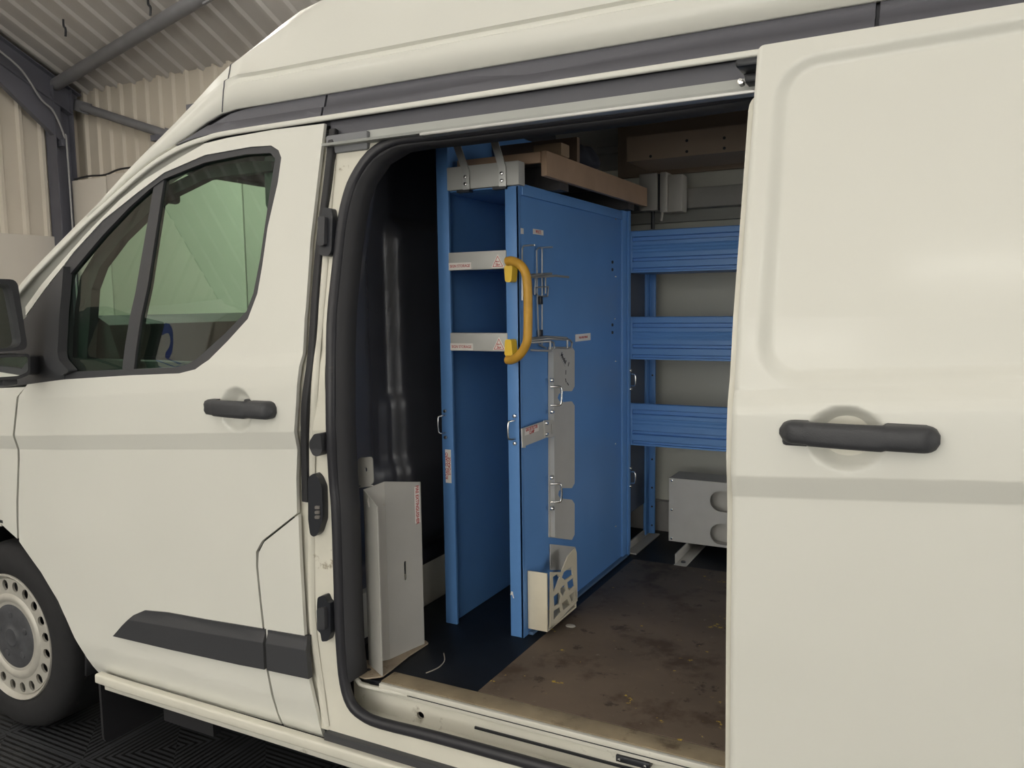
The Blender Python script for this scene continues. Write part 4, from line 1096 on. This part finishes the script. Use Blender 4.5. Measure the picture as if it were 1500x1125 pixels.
# ---- pierced cream bin at the foot of the panel
bn = thing('pierced_bin', 'cream plastic bin with a web of cut-outs at the foot of the blue panel', 'bin', (-1.015, .66, .475))
bx0, bx1 = -1.048, -.985; by0, by1 = .530, .735; bz0, bz1 = .492, .668
box('front_face', bx0, bx1, by0-.006, by0, bz0, bz1, CREAM, bn, bev=.001)
box('rear_face', bx0, bx1, by1, by1+.006, bz0, bz0+.06, CREAM, bn, bev=.001)
box('base', bx0, bx1, by0, by1, bz0, bz0+.006, CREAM, bn)
plate('back_face', yzp([(806, 835), (806, 797), (842, 801), (843, 835)], -1.046), 0, -1.048, -1.044, PLATE, bn)
so_ = yzp([(806, 922), (807, 838), (823, 838), (832, 815), (843, 803), (845, 810), (846, 880)], -.985)
def oc(P): return yzp(P, -.985)
hol = [oc([(810, 845), (816, 841), (820, 846), (815, 860), (811, 868)]), oc([(823, 834), (836, 822), (838, 834), (826, 842), (820, 845)]) if False else oc([(826, 838), (838, 829), (839, 842), (828, 850), (823, 846)]),
       oc([(811, 874), (818, 868), (822, 874), (820, 884), (812, 888)]), oc([(821, 862), (827, 856), (829, 866), (825, 874), (821, 868)]), oc([(831, 853), (840, 846), (842, 858), (833, 866)]),
       oc([(811, 895), (820, 889), (822, 896), (811, 908)]), oc([(823, 884), (831, 877), (835, 886), (825, 894)]), oc([(834, 872), (842, 866), (844, 876), (838, 883)])]
plate('pierced_face', so_, 0, -.989, -.985, CREAM, bn, holes=hol)

# ---- timber tray on top of the cabinet
tt = thing('timber_tray', 'long brown timber shelf tray on top of the blue cabinet', 'timber shelf', (-1.1, 1.0, 1.79))
box('side_board', -1.012, -.994, .568, 1.46, 1.808, 1.878, WOOD, tt, bev=.002)
box('front_board', -1.285, -1.012, .560, .578, 1.845, 1.875, WOOD, tt, bev=.002)
box('tray_board', -1.285, -1.012, .578, 1.46, 1.860, 1.872, mat('tray_grey_ply', (.20, .17, .14), .7), tt)
box('back_stop', -1.285, -1.0, .80, .82, 1.872, 1.955, mat('back_stop_wood', (.19, .13, .09), .7), tt)
box('bearer', -1.285, -1.012, .70, .76, 1.786, 1.860, mat('dark_bearer', (.05, .045, .045), .7), tt)
box('bearer', -1.285, -1.012, 1.30, 1.36, 1.786, 1.860, mat('dark_bearer', (.05, .045, .045), .7), tt)
# dark bag-like cable bundle on the tray
bm = bmesh.new(); bmesh.ops.create_icosphere(bm, subdivisions=3, radius=1, matrix=Matrix.Translation((-1.06, .98, 1.915)) @ Matrix.Diagonal((.05, .10, .045, 1)))
for v in bm.verts:
    n_ = math.sin(v.co.y*70)*.004+math.sin(v.co.x*110+v.co.z*60)*.004; v.co += Vector((n_, n_*.5, n_))
tag(fin('dark_cloth_bundle', bm, mat('dark_cloth', (.02, .023, .035), .85), None, True, 80), 'small dark bundled cloth lying on the timber tray', 'cloth')
tape = box('brown_cardboard', -1.08, -.99, .66, .72, 1.8785, 1.915, mat('cardboard', (.30, .21, .13), .75), None, bev=.002)
tag(tape, 'small torn brown cardboard piece on the front of the timber tray', 'cardboard')
bpy.data.objects['brown_cardboard'].name = 'cardboard_piece'

# ---- blue far-side rack with three deep lips
rk = thing('side_rack', 'blue metal rack along the far van wall with three deep ribbed shelf fronts', 'rack', (-.4, 1.6, .49))
RY = 1.41
bm = bmesh.new(); box_bm(bm, -1.062, -1.050, 1.625, 1.665, .485, 1.71, .0015); box_bm(bm, -1.050, -1.024, 1.66, 1.668, .485, 1.71, .001); rp = fin('rear_post', bm, BLUE, rk, True)
for z_ in (.52, .60, .68, .80, .93, 1.0, 1.15, 1.28): lathe('slot_hole', [(0, -.0006), (.004, -.0004), (.004, .001)], (-1.036, 1.6595, z_), 'y', DARKM, rp, n=10)
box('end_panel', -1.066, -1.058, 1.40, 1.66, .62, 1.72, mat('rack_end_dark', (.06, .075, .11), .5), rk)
zt3 = (on(1, RY, 915, 339)[2], on(1, RY, 915, 464)[2], on(1, RY, 915, 590)[2]); zb3 = (on(1, RY, 915, 400)[2], on(1, RY, 915, 526)[2], on(1, RY, 915, 651)[2])
for zt, zb_ in zip(zt3, zb3):
    H = zt-zb_
    prof = [(0, 1.0), (-.004, .985), (-.004, .86), (.009, .84), (.009, .76), (-.003, .74), (-.003, .66), (-.001, .65), (-.003, .62), (-.001, .58), (-.003, .54), (-.001, .50), (-.003, .46), (-.003, .36), (.009, .34), (.009, .28), (-.004, .26), (-.004, .12), (.006, .10), (.006, .05), (-.002, .04), (-.002, 0), (.012, 0), (.012, 1.0)]
    bm = bmesh.new(); a0, a1 = -1.035, 1.0
    A = [bm.verts.new((a0, RY+d, zb_+H*h_)) for d, h_ in prof]; B = [bm.verts.new((a1, RY+d, zb_+H*h_)) for d, h_ in prof]
    for i in range(len(prof)): bm.faces.new((A[i], A[(i+1) % len(prof)], B[(i+1) % len(prof)], B[i]))
    bm.faces.new(A); bm.faces.new(B)
    sf = fin('shelf_front', bm, BLUE, rk)
    box('end_cap', -1.062, -1.035, RY-.004, RY+.014, zb_, zt, BLUE, sf, bev=.001)
    box('shelf_deck', -1.062, 1.0, RY+.014, 1.655, zb_, zb_+.008, BLUE, sf)
for px, py in ((921, 556), (921, 698)):
    q = on(1, 1.40, px-6, py); dring(rk, (-1.040, 1.398, q[2]), .022, .022, (1, 0, 0), (0, -.004, 0), .003)
bm = bmesh.new(); box_bm(bm, -1.062, -1.015, 1.40, 1.70, .4705, .476); box_bm(bm, -1.062, -1.056, 1.40, 1.70, .476, .505)
fin('floor_bracket', bm, GREYB, rk)
box('rack_front_post', -1.062, -1.040, 1.398, 1.404, .50, 1.79, BLUE, rk)

# ---- grey slotted box on floor feet
gb_ = thing('slotted_tool_box', 'grey metal box with rounded slots on floor brackets below the far rack', 'metal box', (-.66, 1.6, .47))
a = on(1, 1.50, 980, 700); b = on(1, 1.50, 980, 792)
zt, zb_ = a[2], b[2]; x0, x1 = a[0], -.30
def stad(x0_, x1_, z0_, z1_, n=8):
    r = (z1_-z0_)/2; zc_ = (z0_+z1_)/2; out = []
    for k in range(n+1): t = PI/2+PI*k/n; out.append((x0_+r+r*math.cos(t), zc_+r*math.sin(t)))
    for k in range(n+1): t = -PI/2+PI*k/n; out.append((x1_-r+r*math.cos(t), zc_+r*math.sin(t)))
    return out
p1 = on(1, 1.50, 1040, 718); p2 = on(1, 1.50, 1040, 748); p3 = on(1, 1.50, 1040, 766); p4 = on(1, 1.50, 1040, 796)
fp = plate('front_panel', [(x0, zb_), (x1, zb_), (x1, zt), (x0, zt)], 1, 1.500, 1.504, PLATE, gb_, holes=[stad(p1[0], p1[0]+.26, p2[2], p1[2]), stad(p3[0], p3[0]+.26, p4[2], p3[2])])
bm = bmesh.new(); box_bm(bm, x0, x0+.004, 1.504, 1.64, zb_, zt); box_bm(bm, x1-.004, x1, 1.504, 1.64, zb_, zt); box_bm(bm, x0, x1, 1.504, 1.64, zt-.004, zt); box_bm(bm, x0, x1, 1.504, 1.64, zb_, zb_+.004); box_bm(bm, x0, x1, 1.56, 1.564, zb_, zt)
fin('shell', bm, PLATE, gb_)
for zz in (zb_+.01, (zt+zb_)/2, zt-.01): lathe('panel_screw', [(0, -.003), (.004, -.002), (.0045, 0)], (x0+.012, 1.5, zz), 'y', CHROME, gb_, n=12)
for xf in (-.82, -.42):
    bm = bmesh.new(); box_bm(bm, xf-.025, xf+.02, 1.33, 1.64, .4705, .476, .001); box_bm(bm, xf-.025, xf-.020, 1.345, 1.64, .476, zb_, .001)
    ft = fin('foot', bm, GREYB, gb_, True)
    lathe('foot_bolt', [(0, .006), (.008, .005), (.009, 0)], (xf, 1.37, .476), 'z', DARKM, ft, n=12)

# ---- junction boxes on the far wall
jb = thing('junction_box', 'pale plastic electrical box with a short cable tail above the rack', 'junction box', (-.96, 1.70, 1.79))
box('rear_box', -1.075, -1.00, 1.60, 1.69, 1.81, 1.955, JBOX, jb, bev=.004)
box('lid', -.990, -.962, 1.60, 1.69, 1.80, 1.955, JBOX, jb, bev=.004)
box('case', -.962, -.905, 1.615, 1.69, 1.80, 1.945, JBOX, jb, bev=.006)
box('joint', -1.0, -.99, 1.61, 1.69, 1.81, 1.95, DARKM, jb)
tube('cable_tail', [(-.982, 1.61, 1.80), (-.983, 1.605, 1.78), (-.985, 1.60, 1.765)], .006, JBOX, jb, n=8)
tube('conduit', [(-1.03, 1.64, 1.81), (-1.03, 1.64, 1.74)], .008, DARKM, jb, n=8)

# ---- fire extinguisher bracket at the door
fb = thing('extinguisher_bracket', 'tall grey folded metal fire extinguisher bracket beside the door opening', 'bracket', (-1.33, .22, .47))
xb = -1.375
def B(px, py, y): return on(1, y, px, py)
zt = B(560, 706, .20)[2]
# left wing (facing the door), middle web, right wing: folded sheet in plan
plan = [(-1.335, .118), (-1.352, .190), (-1.300, .340)]
pa = B(540, 720, .13); pb = B(556, 985, .13)
lw = [tuple(B(px, py, .125))[0] for px, py in ((534, 800), (556, 800))]
px_l = (B(537, 850, .150)[0], .150); px_m = (B(556, 850, .108)[0], .108); px_f = (B(567, 850, .20)[0], .20); px_r = (B(619, 850, .33)[0], .33)
print('bracket plan', px_l, px_m, px_f, px_r, zt)
def fold(name, a, b, z0a, z1a, z0b, z1b, m, par, holes=()):
    a = Vector((a[0], a[1], 0)); b = Vector((b[0], b[1], 0)); d = (b-a).normalized(); nn = Vector((d.y, -d.x, 0))*.0015; L_ = (b-a).length
    bm = bmesh.new(); plate_bm(bm, [(0, z0a), (L_, z0b), (L_, z1b), (0, z1a)], 1, -.0015, .0015, holes)
    ang = math.atan2(d.y, d.x)
    bmesh.ops.transform(bm, matrix=Matrix.Translation(a) @ Matrix.Rotation(ang, 4, 'Z'), verts=bm.verts)
    return fin(name, bm, m, par)
zf = .4765
ztl = B(534, 717, .150)[2]; ztf = B(567, 706, .20)[2]; ztr = B(617, 706, .33)[2]
fold('left_wing', px_l, px_m, zf, ztl, zf, ztl-.030, GREYB, fb)
fold('web', px_l, px_f, zf, ztl, zf, ztf, GREYB, fb, [[(.030+.004*math.cos(t), z+.007*math.sin(t)) for t in [2*PI*k/10 for k in range(10)]] for z in (.56, .66, .76, .86)])
L2 = math.hypot(px_r[0]-px_f[0], px_r[1]-px_f[1])
zs0 = B(594, 827, .25)[2]; zs1 = B(594, 851, .25)[2]
rw = fold('right_wing', px_f, px_r, zf, ztf, zf, ztr, GREYB, fb, [stad_ if False else [(L2*.5+.004*math.cos(t), (zs0 if math.sin(t) > 0 else zs1)+.004*math.sin(t)) for t in [2*PI*(k+.5)/12 for k in range(12)]]])
# ears
plate('top_ear', [(B(525, 715, .15)[0], B(525, 715, .15)[2]), (B(547, 712, .15)[0], B(547, 712, .15)[2])]+rnd_poly([(B(547, 709, .15)[0], B(547, 709, .15)[2]), (B(545, 669, .15)[0], B(545, 669, .15)[2]), (B(524, 671, .15)[0], B(524, 671, .15)[2]), (B(524, 712, .15)[0], B(524, 712, .15)[2])], .010), 1, .1505, .1535, GREYB, fb,
      holes=[[(B(536, 688, .15)[0]+.004*math.cos(t), B(536, 688, .15)[2]+.006*math.sin(t)) for t in [2*PI*k/10 for k in range(10)]]])
e1 = [tuple(on(2, .474, *p))[:2] for p in ((519, 980), (530, 967), (545, 968), (567, 968), (590, 955), (622, 938), (628, 942), (600, 960), (575, 980), (560, 991), (535, 994), (523, 990))]
fo = plate('base_plate', rnd_poly(e1, .006), 2, .4715, .4755, mat('dirty_bracket_foot', (.42, .34, .25), .65, noise=.25, nscale=16, spots=[((.16, .10, .06), 18, .6, .1)]), fb)
q = on(2, .4755, 540, 981); lathe('bolt_hole', [(0, .0006), (.007, .0005), (.007, -.001)], (q[0], q[1], .4756), 'z', DARKM, fo, n=14)
dv = Vector((px_r[0]-px_f[0], px_r[1]-px_f[1], 0)).normalized(); nv = Vector((dv.y, -dv.x, 0))
q0 = Vector((px_f[0], px_f[1], 0))+dv*(L2-.016)
zl0 = B(612, 765, .32)[2]; zl1 = B(612, 712, .32)[2]
bm = bmesh.new()
for sgn in (0,):
    vs = [bm.verts.new(q0+nv*.0022+dv*s_*.010+Vector((0, 0, z_))) for s_, z_ in ((-1, zl0), (1, zl0), (1, zl1), (-1, zl1))]
    f_ = bm.faces.new(vs); ex = bmesh.ops.extrude_face_region(bm, geom=[f_]); bmesh.ops.translate(bm, vec=nv*.0006, verts=[v for v in ex['geom'] if isinstance(v, bmesh.types.BMVert)])
el = fin('extinguisher_label', bm, LABEL, rw)
text('label_lettering', 'FIRE EXTINGUISHER', q0+nv*.0032+Vector((0, 0, (zl0+zl1)/2)), (0, 0, -1), dv, .0155, RED, el, .80, .0003)
dv2 = Vector((px_m[0]-px_l[0], px_m[1]-px_l[1], 0)).normalized(); nv2 = Vector((dv2.y, -dv2.x, 0))
q1 = Vector((px_l[0], px_l[1], 0))+dv2*(.4*math.hypot(px_m[0]-px_l[0], px_m[1]-px_l[1]))+nv2*.002
zz = B(542, 736, .13)[2]
bm = bmesh.new(); vs = [bm.verts.new(q1+dv2*s_+Vector((0, 0, zz+z_))) for s_, z_ in ((-.007, .0), (.001, -.014), (.007, -.012), (-.001, .014))]; f_ = bm.faces.new(vs)
ex = bmesh.ops.extrude_face_region(bm, geom=[f_]); bmesh.ops.translate(bm, vec=nv2*.0005, verts=[v for v in ex['geom'] if isinstance(v, bmesh.types.BMVert)])
fin('maker_label', bm, LABEL, fb)

# ================================================================== sign on the wall behind, seen mirrored in the door glass
# (placed where the tilted door glass reflects it)
def reflect_hit(px, py, xw):
    x, z = onS(px, py, .012); P = np.array([x, S(x, z)+.012, z]); d = P-CAM; d /= np.linalg.norm(d)
    e = .01; n_ = np.array([(S(x+e, z)-S(x-e, z))/(2*e), -1, (S(x, z+e)-S(x, z-e))/(2*e)]); n_ /= np.linalg.norm(n_)
    r = d-2*(d@n_)*n_; t = (xw-P[0])/r[0]; q = P+t*r; return (q[1], q[2])
def rh(P): return [reflect_hit(a_, b_, GX+.09) for a_, b_ in P]
sg = thing('wall_sign', 'large white sign with blue lettering, mirrored in the front door window', 'sign', (GX+.1, -6.3, 3.0))
def z_(P): return [(180+a_/9.375, 440+b_/9.375) for a_, b_ in P]
c4 = rh([(205, 452), (367, 433), (362, 455), (330, 488), (288, 526), (200, 540)])
print('SIGN', c4)
ymin = min(c[0] for c in c4); ymax = max(c[0] for c in c4); zlo = min(c[1] for c in c4); zhi = max(c[1] for c in c4)
plate('panel', [c4[0], c4[1], (c4[1][0], zlo-.2), (c4[0][0], zlo-.2)], 0, GX+.06, GX+.085, WHITE, sg)
L1 = [(430, 350), (450, 320), (475, 325), (500, 355), (540, 340), (590, 310), (640, 320), (670, 370), (690, 450), (692, 600), (680, 700), (650, 770), (620, 800), (590, 790), (580, 750), (600, 700), (640, 640), (658, 560), (650, 490), (630, 455), (600, 450), (550, 475), (500, 480), (478, 500), (485, 640), (490, 890), (370, 885), (395, 720), (425, 560), (435, 450)]
L2_ = [(190, 400), (240, 405), (258, 430), (255, 560), (245, 760), (240, 880), (120, 900), (150, 640), (170, 500)]
plate('letter', rh(z_(L1)), 0, GX+.0855, GX+.090, BLUEG, sg)
plate('letter', rh(z_(L2_)), 0, GX+.0855, GX+.090, BLUEG, sg)

# ================================================================== camera, world, view
cam = bpy.data.cameras.new('camera'); co = bpy.data.objects.new('camera', cam); COL.objects.link(co)
cam.sensor_fit = 'HORIZONTAL'; cam.sensor_width = 36; cam.lens = 36*FPX/1500; cam.clip_start = .02; cam.clip_end = 100
co.matrix_world = Matrix(((MW[0][0], MW[0][1], MW[0][2], CAM[0]), (MW[1][0], MW[1][1], MW[1][2], CAM[1]), (MW[2][0], MW[2][1], MW[2][2], CAM[2]), (0, 0, 0, 1)))
sc = bpy.context.scene; sc.camera = co
w = bpy.data.worlds.new('world'); sc.world = w; w.use_nodes = True
w.node_tree.nodes['Background'].inputs[0].default_value = (.8, .85, 1, 1); w.node_tree.nodes['Background'].inputs[1].default_value = .05
sc.view_settings.view_transform = 'Standard'; sc.view_settings.look = 'None'; sc.view_settings.gamma = 1; sc.view_settings.use_curve_mapping = False
sc.view_settings.exposure = -0.18
